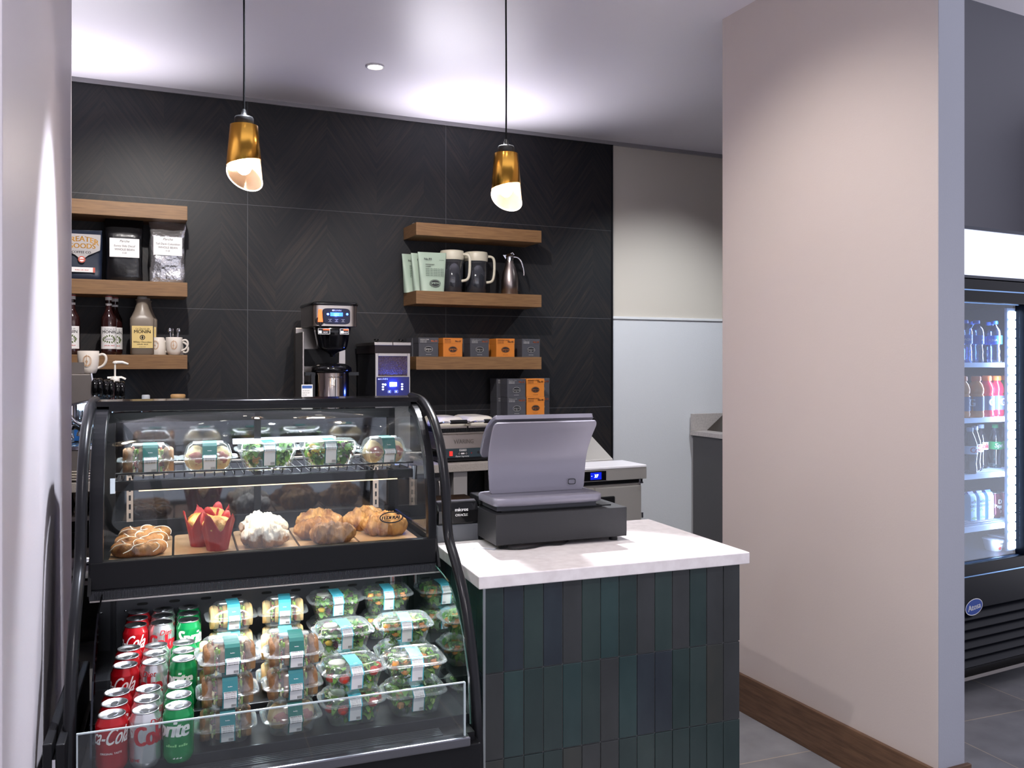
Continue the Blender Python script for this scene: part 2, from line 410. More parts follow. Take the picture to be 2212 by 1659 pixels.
# ================================================================ pendants
brass = mat('brushed_brass', '#c08c3c', .22, 1, bump=(90, .04, (1, 1, .02)))
acry = clear('frosted_acrylic', '#d8cdc4', .25, 1.5, .12, '#fff0dd')
_n = acry.node_tree.nodes; _L = acry.node_tree.links; _t = _n.new('ShaderNodeBsdfTranslucent'); _t.inputs[0].default_value = hx('#f0dcc8'); _m = _n.new('ShaderNodeMixShader'); _m.inputs[0].default_value = .22
_o = _n['Material Output']; _s = _o.inputs[0].links[0].from_socket; _L.new(_s, _m.inputs[1]); _L.new(_t.outputs[0], _m.inputs[2]); _L.new(_m.outputs[0], _o.inputs[0])
def pendant():
    t = thing('pendant_lamp', 'x', 'pendant lamp', PF, 0, 0, 0)
    M().tube([(0, 0, .25), (.001, 0, .5), (-.001, 0, .8), (0, 0, CEIL-2.0)], .0032).build('cord', mat('matte_cord', '#101012', .9, spec=.1), t)
    M().lathe([(.005, .272), (.008, .262), (.011, .25), (.027, .248), (.029, .243), (.029, .219), (.02, .215)]).build('cap', blackp, t)
    def cone(r0, r1, zt, cut, th, top=True):
        n = 48; out = []; inn = []
        o1 = []; i1 = []
        for i in range(n):
            a = 2*PI*i/n
            zb = cut(a); f = (zt-zb)/(zt-.09); r = r0+(r1-r0)*f
            out.append(((r)*math.cos(a), r*math.sin(a), zb)); inn.append(((r-th)*math.cos(a), (r-th)*math.sin(a), zb))
            o1.append((r0*math.cos(a), r0*math.sin(a), zt)); i1.append(((r0-th)*math.cos(a), (r0-th)*math.sin(a), zt-th))
        return M().loft([i1, inn, out, o1], caps=(False, False))
    GC = lambda a: .064-.026*math.cos(a)-.024*math.sin(a)
    s = cone(.0425, .054, .221, lambda a: .106+.010*math.cos(a)-.004*math.sin(a), .0015)
    s.lathe([(.0425, .221), (.028, .2225)], n=48, caps=(False, False)); sh = s.build('shade', brass, t)
    g = cone(.040, .0522, .215, GC, .003); g.build('acrylic_diffuser', acry, t)
    # glowing cut edge of the acrylic
    n = 48; ringp = []
    for i in range(n+1):
        a = 2*PI*i/n; zb = GC(a); f = (.215-zb)/(.125); r = .040+.0122*f-.0015
        ringp.append((r*math.cos(a), r*math.sin(a), zb))
    M().tube(ringp, .0018, 6).build('lit_edge', mat('acrylic_edge_glow', '#fff4e0', .3, emis='#fff0d8', es=2.5), t)
    M().ball((0, 0, .098), .024, n=16, sc=(1, 1, 1.25)).build('bulb', mat('bulb_glow', '#fff4e0', .3, emis='#fff0d8', es=22), t)
    M().cyl((0, 0, .145), .014, .07).build('socket', blackp, t)
    return t
PD = Kind(pendant)
PD.put(PF, -.917, 0, 2.0, 8, 'black-corded brass cone pendant lamp hanging over display case, left of the two', 'brass pendant lamps')
PD.put(PF, -.023, 0, 2.0, -4, 'black-corded brass cone pendant lamp over the register counter, right of the two', 'brass pendant lamps')
for u in (-.917, -.023): lamp('pendant_bulb_light', 'POINT', PF.w(u, 0, 2.07), 3, warm, .022)

# ================================================================ wall shelves
def shelf(u0, u1, z0, z1, label, grp):
    t = M().box(0, u1-u0, -.25, -.002, 0, z1-z0).build('floating_shelf', oak, bevel=.0015); t.location = AF.w(u0, 0, z0); t.rotation_euler = (0, 0, AF.a)
    tag(t, label, 'shelf', grp)
for z, l in ((2.236, 'topmost'), (1.832, 'middle'), (1.450, 'lowest')):
    shelf(-2.9, -1.996, z, z+.075, 'thick oak floating shelf, %s of the three left ones on dark wall' % l, 'left wall shelves')
    if l == 'lowest': z = 1.443
    shelf(-.731, .090, z, z+.077 if l != 'topmost' else z+.075, 'thick oak floating shelf, %s of the three right ones on dark wall' % l, 'right wall shelves')
for u0, u1 in ((-2.88, -2.02), (-.71, .07)):
    o = M().box(u0, u1, -.135, -.105, 2.312, 2.325).build('added_light_channel', steel); o.location = AF.w(0, 0, 0); o.rotation_euler = (0, 0, AF.a)  # added channel for the ceiling uplight, out of view
    tag(o, 'slim added metal light channel lying on top of the topmost %s shelf' % ('left' if u0 < -1 else 'right'), 'light')
SZL = {2: 1.907, 3: 1.525}; SZR = {2: 1.909, 3: 1.520}

# ---------------------------------------------------------------- coffee bags
def pouch(m, w, d, h, seed, crimp=.7, mi=0, nx=13, nz=18, amp=.008, fold=0):
    """a filled bag: rings from a rounded bottom to a flat crimped top"""
    rings = []
    for j in range(nz+1):
        t = j/nz; z = h*t
        dd = d*(1 if t < crimp else max(.06, 1-(t-crimp)/(1-crimp)*.97)); dd *= min(1, .8+t*3)
        ww = w*(1+.03*math.sin(t*5+seed)) if t < .98 else w*1.02
        ring = []
        for (x, y, _) in rr(ww, dd, z, .42, 36):
            k = noise.noise(Vector((x*16+seed*3, y*9, z*14)))*amp*(1 if .04 < t < .96 else .25)+noise.noise(Vector((x*45, y*20+seed, z*40)))*amp*.35
            s_ = -1 if y < 0 else 1
            ring.append((x+k*.5, y+s_*k+(.5*fold*max(0, t-.8)*5 if fold else 0)*-.1, z+(.004*math.sin(x*30+seed) if t > .9 else 0)))
        rings.append(ring)
    m.loft(rings, mi); return m
foil_b = mat('black_foil', '#0f0f12', .3, .2, coat=.5, bump=(14, .4)); foil_s = mat('silver_foil', '#b6b6ba', .25, .85, bump=(22, 1.0))
bagblue = mat('navy_bag_print', '#1b2438', .5); bagcream = mat('bag_silver_print', '#a9a5a6', .45)
gold = mat('gold_ink', '#c8923a', .4, .4); coral = mat('coral_ink', '#c05a4a', .5)
def label_bag(nm, mt_, w, d, h, seed, lines, lz, label, u, v):
    t = thing('coffee_bag', label, 'coffee bag', AF, u, v, SZL[2], 0, 'bags of coffee beans on the left shelf')
    pouch(M(), w, d, h, seed, .72, amp=.008 if nm == 'black' else .014).build('bag', mt_, t)
    y = -d/2-.011; m = M().box(-.071, .071, y, y+.004, lz, lz+.098)
    for s_, sz, dz, sh in lines: m.text(s_, sz, front(y-.0006, 0, lz+dz), 1, sh)
    m.build('paper_label', [paper, ink], t); return t
label_bag('black', foil_b, .178, .10, .335, 3, [('Parche', .017, .078, .3), ('Sunny Side Decaf', .0145, .054, .15), ('WHOLE BEAN', .015, .035, 0), ('5 LB', .011, .019, 0)], .125, 'glossy black coffee bag with white label, between the two other bags', -2.30, -.135)
label_bag('silver', foil_s, .178, .10, .328, 8, [('Parche', .018, .079, .3), ('Tall Dark Columbian', .0145, .055, .15), ('WHOLE BEAN', .015, .036, 0), ('5 LB', .011, .02, 0)], .145, 'crinkled silver foil coffee bag with white label at end of shelf', -2.09, -.14)
t = thing('coffee_bag', 'navy and grey coffee bag with gold lettering beside the left wall', 'coffee bag', AF, -2.50, -.13, SZL[2], 0, 'bags of coffee beans on the left shelf')
pouch(M(), .185, .10, .262, 5, .75).build('bag', bagblue, t)
m = M().prism([(-.085, .155), (-.03, .127), (0, .10), (.03, .127), (.085, .155), (.088, .235), (-.088, .235)], -.058, -.062, 'y', 0)
f0 = front(-.0627)
m.text('GREATER', .038, lambda a, b: (a, -.0627, .198+b-a*a*3.2), 1, bold=.03).text('GOODS', .036, front(-.0627, 0, .162), 1, bold=.03)
m.text('COFFEE CO.', .017, front(-.0627, 0, .136), 2, bold=.02)
m.oval(.017, .017, front(-.0632, 0, .105), 3).oval(.011, .011, front(-.0636, 0, .105), 4).rect(-.012, .012, -.003, .003, front(-.064, 0, .105), 3)
m.rect(-.05, .062, .04, .065, front(-.0615), 4).text('~6 4 5', .009, front(-.062, 0, .049), 3).rect(.052, .062, .04, .065, front(-.0622), 3)
m.build('printed_front', [bagcream, gold, ink, coral, paper], t)

# ---------------------------------------------------------------- syrup bottles
amber = clear('syrup_glass', '#5a2f2c', .04, 1.5, .05); leafg = mat('leaf_print', '#5d6b3f', .6); redp = mat('red_print', '#b4423c', .5)
def syrup():
    t = thing('syrup_bottle', 'x', 'syrup bottle', AF, 0, 0, 0)
    M().lathe([(.030, 0), (.036, .004), (.037, .02), (.037, .17), (.034, .195), (.02, .222), (.0145, .24), (.014, .285)]).build('bottle', mat('dark_syrup_glass', '#2c1515', .08, coat=.6), t)
    M().lathe([(.0165, .283), (.0165, .303), (.015, .306)]).build('cap', paper, t)
    M().lathe([(.0170, .2995), (.0170, .305)], caps=(False, True)).build('cap_band', redp, t)
    m = M().rect(-.05, .05, .03, .145, cylf(.0375), 0, 16)
    f = cylf(.0380)
    m.text('Le Sirop de', .011, lambda a, b: f(a, b+.129), 1, .3, True).text('MONIN', .022, lambda a, b: f(a, b+.110), 1, 0, True, bold=.02)
    for i in range(16):
        a = 2*PI*i/16; r = .03+.003*math.sin(i*5); g = cylf(.0379+.0001*(i % 2))
        m.oval(.006, .0035, lambda x, y: g(r*math.cos(a)+x*math.cos(a)-y*math.sin(a), .080+.55*r*math.sin(a)+x*math.sin(a)+y*math.cos(a)), 2, n=8)
    m.text('hazelnut', .014, lambda a, b: f(a, b+.076), 1, .3, True).text('~7 5', .010, lambda a, b: f(a, b+.045), 3, 0, True)
    nk = M().rect(-.045, .045, .255, .266, cylf(.0155), 0, 12).build('neck_label', paper, t)
    m.build('printed_label', [paper, ink, leafg, redp], t)
    return t
SY = Kind(syrup); Z3 = SZL[3]
SY.put(AF, -2.375, -.17, Z3, 6, 'dark syrup bottle with leafy label, standing left of the white chocolate jug', 'syrup bottles on lowest left shelf')
SY.put(AF, -2.345, -.06, Z3, 0, 'dark syrup bottle half hidden behind the front hazelnut bottle', 'syrup bottles on lowest left shelf')
SY.put(AF, -2.545, -.17, Z3, -14, 'dark syrup bottle with red cap cut off by the left wall', 'syrup bottles on lowest left shelf')
taupe = mat('taupe_plastic', '#7d7267', .35); yel = mat('yellow_label', '#d9bf7e', .5)
def sauce():
    t = thing('sauce_jug', 'x', 'sauce bottle', AF, 0, 0, 0)
    pr_ = [(.10, .10, 0, .35), (.115, .112, .006, .35), (.115, .112, .15, .35), (.118, .115, .158, .4), (.118, .115, .19, .45), (.10, .10, .207, .7), (.075, .075, .235, 1), (.060, .060, .262, 1), (.056, .056, .283, 1), (.064, .064, .286, 1), (.064, .064, .292, 1)]
    M().loft([rr(w, d, z, r, 36) for w, d, z, r in pr_]).build('bottle', taupe, t)
    M().lathe([(.024, .291), (.024, .303), (.021, .306)]).build('cap', mat('cap_grey', '#a9a5a0', .4), t)
    y = -.0575; m = M().rect(-.0505, .0505, .035, .15, front(y), 0)
    m.text('Le Sauce de', .014, front(y-.0004, 0, .131), 1, .3).text('MONIN', .024, front(y-.0004, 0, .112), 1, bold=.02)
    m.oval(.013, .013, front(y-.0003, 0, .090), 1).oval(.009, .009, front(y-.0006, 0, .090), 0).oval(.005, .008, front(y-.0009, 0, .090), 1)
    m.text('White Chocolate', .0125, front(y-.0004, 0, .062), 1, bold=.02).text('~7 5', .010, front(y-.0004, 0, .052), 1).text('~2 4 5', .006, front(y-.0004, 0, .040), 1)
    m.build('printed_label', [yel, ink], t); return t
SA = Kind(sauce)
SA.put(AF, -2.215, -.180, Z3, 0, 'taupe jug of white chocolate sauce with yellow label on lowest shelf')
SA.put(AF, -2.195, -.060, Z3, 0, 'taupe sauce jug mostly hidden behind the front white chocolate jug')
# ---------------------------------------------------------------- mugs and spoons
brown = mat('tan_print', '#b98a5a', .5); mugw = mat('mug_glaze', '#ded6cd', .15)
def mug(flip=False):
    t = thing('coffee_mug', 'x', 'mug', AF, 0, 0, 0)
    p = [(.026, .003), (.027, 0), (.030, .002), (.037, .02), (.041, .05), (.042, .092), (.0405, .094), (.039, .09), (.037, .04), (.03, .012), (.002, .010)]
    if flip: p = [(r, .094-h) for r, h in p]
    M().lathe(p, n=36, caps=(False, False)).build('body', mugw, t)
    s_ = (lambda z: .094-z) if flip else (lambda z: z)
    M().tube([(.038, 0, s_(.075)), (.055, 0, s_(.082)), (.068, 0, s_(.072)), (.069, 0, s_(.052)), (.058, 0, s_(.032)), (.036, 0, s_(.022))], .0055, 8).build('handle', mugw, t)
    f = cylf(.0423); m = M()
    for q in (0, 1):
        m.oval(.015, .022, lambda a, b: f(a+(q*.004), b+.052), 0, .0016)
    m.text('o', .018, lambda a, b: f(a, b+.046), 0, 0, True).rect(-.0008, .0008, .03, .078, f, 0)
    m.build('printed_mark', brown, t); return t
MG = Kind(mug); MF = Kind(lambda: mug(True))
MG.put(AF, -2.058, -.19, Z3, -8, 'white mug with tan mark holding spoons, at end of lowest shelf', 'white mugs')
MF.put(AF, -2.135, -.15, Z3, -25, 'upturned white mug between the sauce jug and the spoon mug', 'white mugs')
MF.put(AF, -2.045, -.085, Z3, -25, 'upturned white mug mostly hidden behind the spoon mug', 'white mugs')
def spoon():
    t = M().tube([(0, 0, 0), (.004, 0, .05), (.009, 0, .105)], [.0016, .0014, .002], 6).ball((.0105, 0, .117), .011, sc=(.75, .3, 1.15), n=10).build('teaspoon', chrome)
    tag(t, 'x', 'spoon'); return t
SP = Kind(spoon)
for i, (du, dv, ro, w) in enumerate([(-.024, -.008, 180, 'leftmost'), (-.018, .01, 160, 'second from left'), (-.008, .0, 100, 'middle, leaning back'), (.016, .006, 10, 'second from right'), (.024, -.006, -10, 'rightmost')]):
    SP.put(AF, -2.058+du*.5, -.19+dv, Z3+.013, ro, 'steel teaspoon standing in the white mug, %s of five' % w, 'teaspoons in the white mug')
# ================================================================ right shelves
mint = mat('mint_pouch', '#a3b5a4', .38, coat=.2, bump=(12, .25)); dgreen = mat('green_ink', '#4c5a50', .6)
def tea_pouch():
    t = thing('tea_pouch', 'x', 'tea pouch', AF, 0, 0, 0)
    rings = []
    for j in range(15):
        f = j/14; z = .236*f; w = .142+.036*f; d = .054*(1-f)**.8+.004
        rings.append([(x, y+noise.noise(Vector((x*14, z*12, y*8)))*.006*(1-f*.6), z) for x, y, _ in rr(w, d, z, .45, 32)])
    M().loft(rings).build('pouch', mint, t)
    fy = lambda a, b: (a, -.5*(.054*max(0, 1-b/.236)**.8+.004)-.0075, b)
    m = M().oval(.034, .022, lambda a, b: fy(a+.010, b+.050), 1).oval(.031, .0195, lambda a, b: (lambda p: (p[0], p[1]-.0004, p[2]))(fy(a+.010, b+.050)), 0, .0018)
    m.text('SMITH', .018, lambda a, b: (lambda p: (p[0], p[1]-.0006, p[2]))(fy(a+.010, b+.044)), 0, bold=.03)
    m.text('No.93', .019, lambda a, b: fy(a-.03, b+.188), 1, bold=.02).text('~2 6', .008, lambda a, b: fy(a+.055, b+.188), 2)
    m.text('PEPPERMINT', .010, lambda a, b: fy(a-.045, b+.158), 1, align=-1, bold=.03).text('LEAVES', .010, lambda a, b: fy(a-.045, b+.146), 1, align=-1, bold=.03)
    for i in range(5): m.text('~6 4 7 3 5', .0095, lambda a, b: fy(a-.045, b+.134-i*.010), 2, align=-1)
    m.build('printed_front', [mint, ink, dgreen], t); return t
TP = Kind(tea_pouch)
TP.put(AF, -.612, -.19, SZR[2], -3, 'mint green tea pouch in front of the other two, text in full view', 'mint green tea pouches')
TP.put(AF, -.633, -.120, SZR[2]+.0, 0, 'mint green tea pouch standing between front and back pouches', 'mint green tea pouches')
TP.put(AF, -.672, -.055, SZR[2], 4, 'mint green tea pouch rearmost, closest to wall and left end of shelf', 'mint green tea pouches')
cream = mat('cream_plastic', '#cdc6b4', .35); smoky = clear('smoky_plastic', '#9a9da6', .08, 1.45, .05, body='#50535c', amount=.30)
def pitcher():
    t = thing('water_pitcher', 'x', 'pitcher', AF, 0, 0, 0)
    M().lathe([(.066, 0), (.070, .003), (.078, .235), (.076, .235), (.068, .006), (.002, .005)], n=40, caps=(False, False)).build('jug', smoky, t)
    M().lathe([(.0785, .225), (.082, .235), (.082, .275), (.078, .288), (.05, .292)], n=40).build('lid', cream, t)
    M().tube([(.076, 0, .262), (.11, 0, .262), (.128, 0, .245), (.130, 0, .19), (.126, 0, .12), (.112, 0, .088), (.072, 0, .082)], .0095, 10).build('handle', cream, t)
    return t
PT = Kind(pitcher)
PT.put(AF, -.462, -.13, SZR[2], -42, 'smoky plastic pitcher with cream lid, directly beside the tea pouches', 'cream lidded pitchers')
PT.put(AF, -.300, -.12, SZR[2], -12, 'smoky plastic pitcher with cream lid, nearer the steel carafe', 'cream lidded pitchers')
t = thing('thermal_carafe', 'brushed steel thermal carafe with curved handle on middle right shelf', 'carafe', AF, -.075, -.13, SZR[2], -20)
stl = mat('carafe_steel', '#a69c98', .3, 1)
M().lathe([(.056, 0), (.058, .004), (.058, .03), (.060, .032), (.060, .10), (.052, .15), (.036, .20), (.027, .222), (.026, .235)], n=40).build('body', stl, t)
M().lathe([(.026, .233), (.0275, .25), (.031, .268), (.024, .272)], n=28).prism([(-.028, .245), (-.046, .272), (-.02, .272)], -.012, .012, 'y').build('spout_collar', chrome, t)
M().lathe([(.022, .27), (.018, .281), (.004, .283)]).tube([(.0, 0, .28), (.02, 0, .291), (.03, 0, .276)], .005).build('lid', chrome, t)
M().tube([(.022, 0, .262), (.055, 0, .258), (.078, 0, .235), (.093, 0, .19), (.098, 0, .155), (.097, 0, .135)], [.008, .008, .0075, .007, .006, .005], 8).build('handle', chrome, t)

PT.root.scale = (.9, .9, .9)
for o in bpy.data.objects:
    if o.name.startswith('water_pitcher'): o.scale = (.9, .9, .9)
bpy.data.objects['thermal_carafe'].scale = (.93, .93, .93)
# ---------------------------------------------------------------- tea boxes
BC = .93
bg = mat('grey_card', '#47474d', .5); bo = mat('orange_card', '#c9782d', .5); og = mat('orange_ink', '#c8693e', .5); pale = mat('pale_ink', '#c9c7c6', .6)
def tea_box(col, title, no):
    def mk():
        t = thing('tea_box', 'x', 'tea box', AF, 0, 0, 0); dk = col is bg; w = .062
        M().box(-w+.001, w-.001, -.053, .053, 0, .083).build('body', col, t, bevel=.0012)
        M().box(-w, w, -.054, .054, .079, .1125).build('lid', col, t, bevel=.0012)
        y = -.0547; m = M(); a1 = pale if dk else ink
        f = front(y, 0, .044); m.oval(.028, .0185, f, 1).oval(.0265, .017, front(y-.0003, 0, .044), 0, .0013)
        m.text('SMITH', .0155, front(y-.0004, 0, .0385), 0, bold=.035).text('~6', .0042, front(y-.0004, 0, .033), 0)
        m.text('~5 4 6', .0048, front(y, 0, .012), 2)
        m.text(title, .0085, front(y-.0009, -.052, .099), 2, align=-1, bold=.03)
        for k in range(3): m.text('~4 6 3 5', .0046, front(y-.0009, -.052, .0935-k*.005), 2, align=-1)
        m.text('No.'+no, .0155, front(y-.0009, .053, .088), 3, align=1, bold=.04)
        m.build('printed_front', [pale if dk else bo, ink, a1, og if dk else ink], t); return t
    return mk
K33 = Kind(tea_box(bg, 'MASALA CHAI', '33')); K67 = Kind(tea_box(bo, 'MEADOW', '67')); K55 = Kind(tea_box(bg, 'LORD BERGAMOT', '55'))
K45 = Kind(tea_box(bo, 'PEPPERMINT LEAVES', '45')); K18 = Kind(tea_box(bg, 'MAO FENG', '18'))
cols = {K33: 'grey', K55: 'grey', K18: 'grey', K67: 'orange', K45: 'orange'}
row = [(K33, -.652, 'No.33 grey'), (K67, -.499, 'No.67 orange'), (K55, -.326, 'No.55 grey'), (K45, -.154, 'No.45 orange'), (K18, .020, 'No.18 grey')]
for k, u, nm in row:
    k.put(AF, u, -.190, SZR[3], 0, 'small %s tea box in the front row on lowest right shelf' % nm, 'tea boxes on the lowest right shelf')
for k, u, nm in row:
    k.put(AF, u-.004, -.072, SZR[3], 0, 'small tea box standing right behind the front %s box on shelf' % nm, 'tea boxes on the lowest right shelf')
lv = ['bottom', 'middle', 'top']
for i in range(3):
    z = 1.047+i*.1131; dx = (0, .006, .004, -.003)[i]
    K33.put(AF, -.109+dx, -.245, z, 0, 'No.33 grey tea box in left front column of counter stack, %s' % lv[i], 'stacked tea boxes on the prep fridge hood')
    K45.put(AF, .026+dx*.7, -.235, z, 0, 'No.45 orange tea box in orange front column of counter stack, %s' % lv[i], 'stacked tea boxes on the prep fridge hood')
    K55.put(AF, .125-dx*.3, -.12, z, 0, 'No.55 grey tea box in rear column right of orange ones, %s' % lv[i], 'stacked tea boxes on the prep fridge hood')
    K33.put(AF, -.125+dx*.5, -.125, z, 0, 'grey tea box in rear column behind the left front column, %s' % lv[i], 'stacked tea boxes on the prep fridge hood')

# ================================================================ back counter
lam = mat('speckled_laminate', '#a39c96', .35, var=(220, '#7c746f', .5)); dcab = mat('dark_cabinet', '#2d2d31', .5)
t = M().box(-3.25, -.245, -.68, -.012, .885, BC).build('back_worktop', lam, bevel=.003); t.location = AF.w(0, 0, 0); t.rotation_euler = (0, 0, AF.a); tag(t, 'grey speckled stone worktop along dark tile wall holding the coffee machines', 'worktop')
t = thing('back_cabinet', 'dark base cabinet under the worktop left of the steel prep fridge', 'cabinet', AF, -1.35, 0, 0)
M().box(-.85, .66, -.64, -.02, .10, .885).box(-.85, .66, -.60, -.02, 0, .10).build('carcass', dcab, t)
for i in range(3):
    d = M().box(-.84+i*.5, -.35+i*.5, -.66, -.64, .12, .86).build('door', dcab, t, bevel=.002)
    M().tube([(-.39+i*.5, -.66, .70), (-.39+i*.5, -.685, .70), (-.39+i*.5, -.685, .84), (-.39+i*.5, -.66, .84)], .005).build('handle', steel, d)
t = thing('cabinet_end_panel', 'pale grey side panel between dark cabinet and steel prep fridge', 'panel', AF, -.62, 0, 0)
M().box(-.03, .05, -.66, -.02, 0, .885).build('panel', mat('grey_laminate', '#8d8a8a', .45), t)
# open steel stand at the left end under the coffee machine
t = thing('steel_shelf_stand', 'open steel shelf stand under worktop seen through gap beside left wall', 'shelf stand', AF, -2.72, 0, 0)
for z in (.75, .45): M().box(-.5, .5, -.66, -.05, z, z+.02).build('shelf', steel, t)
for x in (-.49, .49):
    for y in (-.65, -.07): M().cyl((x, y, 0), .013, .885).build('leg', steel, t)
# ---------------------------------------------------------------- espresso machine
dg = mat('machine_grey', '#6e6866', .4, .3)
t = thing('espresso_machine', 'grey and chrome espresso machine partly hidden by the left wall', 'espresso machine', AF, -2.53, -.42, BC)
prf = [(-.28, .36), (-.28, .50), (.082, .50), (.098, .382), (.0, .36)]
M().prism(prf, -.22, .26, 'y').build('body', dg, t, bevel=.004)
M().prism([(.082, .503), (.088, .503), (.104, .380), (.098, .380)], -.223, .26, 'y').build('edge_trim', chrome, t)
M().prism([(-.28, .36), (.0, .352), (.098, .374), (.098, .382), (.0, .36)], -.22, .26, 'y').build('underside_panel', chrome, t)
M().box(-.28, -.0, .10, .16, .16, .36).build('rear_column', dg, t)
M().box(-.28, .07, .10, .115, .165, .24).build('lit_splash_panel', mat('blue_lit_steel', '#33679c', .3, .6), t)  # blue light tinted into the steel colour
M().box(-.28, .09, -.24, .20, .055, .155).build('drip_tray_body', dg, t, bevel=.003)
m = M()
for i in range(11): m.tube([(-.26+i*.033, -.235, .1575), (-.28+i*.033+.06, .09, .1575)], .003, 6); m.tube([(-.20+i*.033, -.235, .1575), (-.28+i*.033, .09, .1575)], .003, 6)
m.box(-.28, .092, -.243, -.236, .150, .166); m.build('tray_grille', chrome, t)
for x in (-.25, .06):
    for y in (-.2, .15): M().cyl((x, y, 0), .018, .056).build('foot', steel, t)
for k, (x, y) in enumerate([(-.012, -.17), (.035, -.02)]):
    g = M().lathe([(.036, .30), (.036, .36)], c=(x, y, 0)).lathe([(.030, .26), (.034, .27), (.034, .30)], c=(x, y, 0)).build('group_head', chrome, t)
    M().lathe([(.033, .24), (.033, .262)], c=(x, y, 0)).tube([(x, y, .245), (x, y, .225), (x-.012, y, .212), (x-.014, y, .198)], .008).tube([(x, y, .225), (x+.014, y, .212), (x+.018, y, .198)], .008).build('portafilter', chrome, t)
    M().tube([(x+.02, y, .262), (x+.05, y-.05, .245), (x+.085, y-.10, .225)], [.008, .012, .011]).build('portafilter_handle', blackp, t)
M().tube([(-.03, -.20, .36), (-.02, -.22, .33), (.02, -.225, .27), (.05, -.21, .262), (.06, -.20, .25)], .008).build('steam_wand', chrome, t)
for k in range(3):
    m = M(); x0 = .086+k*.048; zz = .462-k*.008
    m.lathe([(.036, 0), (.044, .004), (.044, .020), (.040, .022), (.044, .024), (.044, .042), (.038, .046)], c=(x0, -.20+k*.02, zz-.025), axis='x', n=24)
    m.build('group_cover', blackg, t)
lamp('machine_work_light', 'AREA', AF.w(-2.50, -.50, BC+.345), 1.6, (.45, .7, 1), .12, AF.w(-2.5, -.40, BC+.1))
MG.put(AF, -2.462, -.50, BC+.502, -8, 'white mug with green mark resting on top of the espresso machine', 'white mugs').scale = (1.15, 1.15, 1.15)
t = M().box(-2.56, -2.478, -.565, -.560, BC+.502, BC+.555).build('cup_guard_plate', dg); t.location = AF.w(0, 0, 0); t.rotation_euler = (0, 0, AF.a); tag(t, 'small grey guard plate standing on the espresso machine beside the mug', 'guard plate')
t = thing('syrup_pump_bottle', 'tall bottle with white pump head behind the espresso machine', 'pump bottle', AF, -2.345, -.30, BC)
M().lathe([(.04, 0), (.042, .01), (.042, .30), (.03, .36), (.016, .40), (.016, .455)]).build('bottle', mat('dark_syrup_glass'), t)
M().lathe([(.02, .455), (.022, .458), (.022, .475), (.012, .485)]).lathe([(.0045, .48), (.0045, .555)]).lathe([(.011, .55), (.012, .556), (.006, .562)]).tube([(-.035, 0, .478), (.03, 0, .480), (.05, 0, .470)], .007, flat=.5).tube([(0, 0, .556), (.035, 0, .556), (.062, -.002, .546)], [.008, .007, .005]).build('pump', white, t)
# saucers, steel pitcher, lower shelf
for i in range(4):
    t = M().lathe([(.03, 0), (.045, .002), (.072, .013), (.070, .015), (.045, .006), (.002, .005)], n=32, caps=(False, False)).build('saucer', mugw); t.location = AF.w(-2.50, -.60, BC+.001+i*.0125); tag(t, 'white saucer stacked beneath the espresso machine, %s' % ['lowest of four', 'second from bottom of four', 'third from bottom of four', 'topmost of four'][i], 'saucer', 'stacked saucers')
t = thing('steel_shaker', 'tapered steel shaker cup on lower shelf beside left wall', 'shaker', AF, -2.49, -.60, .77)
M().lathe([(.035, 0), (.035, .035), (.028, .042), (.028, .05)]).build('base_cup', chrome, t)
M().lathe([(.028, .05), (.041, .112), (.0385, .113), (.026, .052)], caps=(True, True)).build('cup', steel, t)
t = thing('steel_basin', 'curved chrome basin low behind the left side of the display case', 'basin', AF, -2.47, -.60, .47)
M().lathe([(.03, 0), (.09, .02), (.12, .07), (.125, .12), (.118, .12), (.11, .07), (.02, .01)], n=32, caps=(False, False)).build('bowl', chrome, t)
# canisters whose tops peek over the case
t = thing('glass_canister', 'canister with round wooden lid, only lid showing above the display case', 'canister', AF, -2.055, -.45, BC); t.scale = (1, 1, 1.05)
M().lathe([(.04, 0), (.045, .005), (.045, .355), (.042, .36)]).build('jar', clear('jar_glass', '#e8efee', .03, 1.5, .05), t); M().lathe([(.034, .352), (.036, .36), (.036, .372), (.030, .376)]).build('lid', mat('beech_lid', '#b08a5c', .5), t)
t = thing('capped_bottle', 'bottle with clear ribbed cap, only cap showing above the display case', 'bottle', AF, -2.205, -.45, BC); t.scale = (1, 1, 1.03)
M().lathe([(.03, 0), (.033, .005), (.033, .28), (.018, .33), (.016, .36)]).build('bottle', mat('dark_syrup_glass'), t); M().lathe([(.018, .355), (.019, .36), (.019, .378), (.016, .382)]).build('cap', mat('frosted_cap', '#b9bcc4', .3), t)

# ---------------------------------------------------------------- coffee brewer
bluel = mat('blue_screen', '#2a50c0', .3, emis='#2450ff', es=3.0); whitel = mat('white_screen', '#ffffff', .3, emis='#cfe0ff', es=7); navy = mat('display_panel', '#0b0e26', .2, coat=.1)
bdot = mat('blue_indicator', '#2040ff', .3, emis='#2a4cff', es=9); redl = mat('red_orange_lever', '#e04a28', .35, emis='#ff6a30', es=.9); orangew = mat('warning_orange', '#d8642c', .5)
t = thing('coffee_brewer', 'tall steel coffee brewer with blue display standing on back counter', 'coffee brewer', AF, -1.262, -.50, BC)
head = [(x, y+.19, 0) for x, y, _ in rr(.252, .38, 0, .28, 40)]
M().loft([[(x, y, z) for x, y, _ in head] for z in (.750, .862)]).build('head', steel, t)
M().loft([[(x*s_, (y-.19)*s_+.19, z) for x, y, _ in head] for z, s_ in ((.861, 1.03), (.868, 1.05), (.876, 1.03), (.880, .97))]).build('top_cover', blackg, t)
y = -.004
pl = M().loft([[(x-.0, y, zz+.803) for x, zz, _ in rr(.150, .086, 0, .35, 32)], [(x, y-.004, zz+.803) for x, zz, _ in rr(.146, .082, 0, .35, 32)]]).build('control_panel', navy, t)
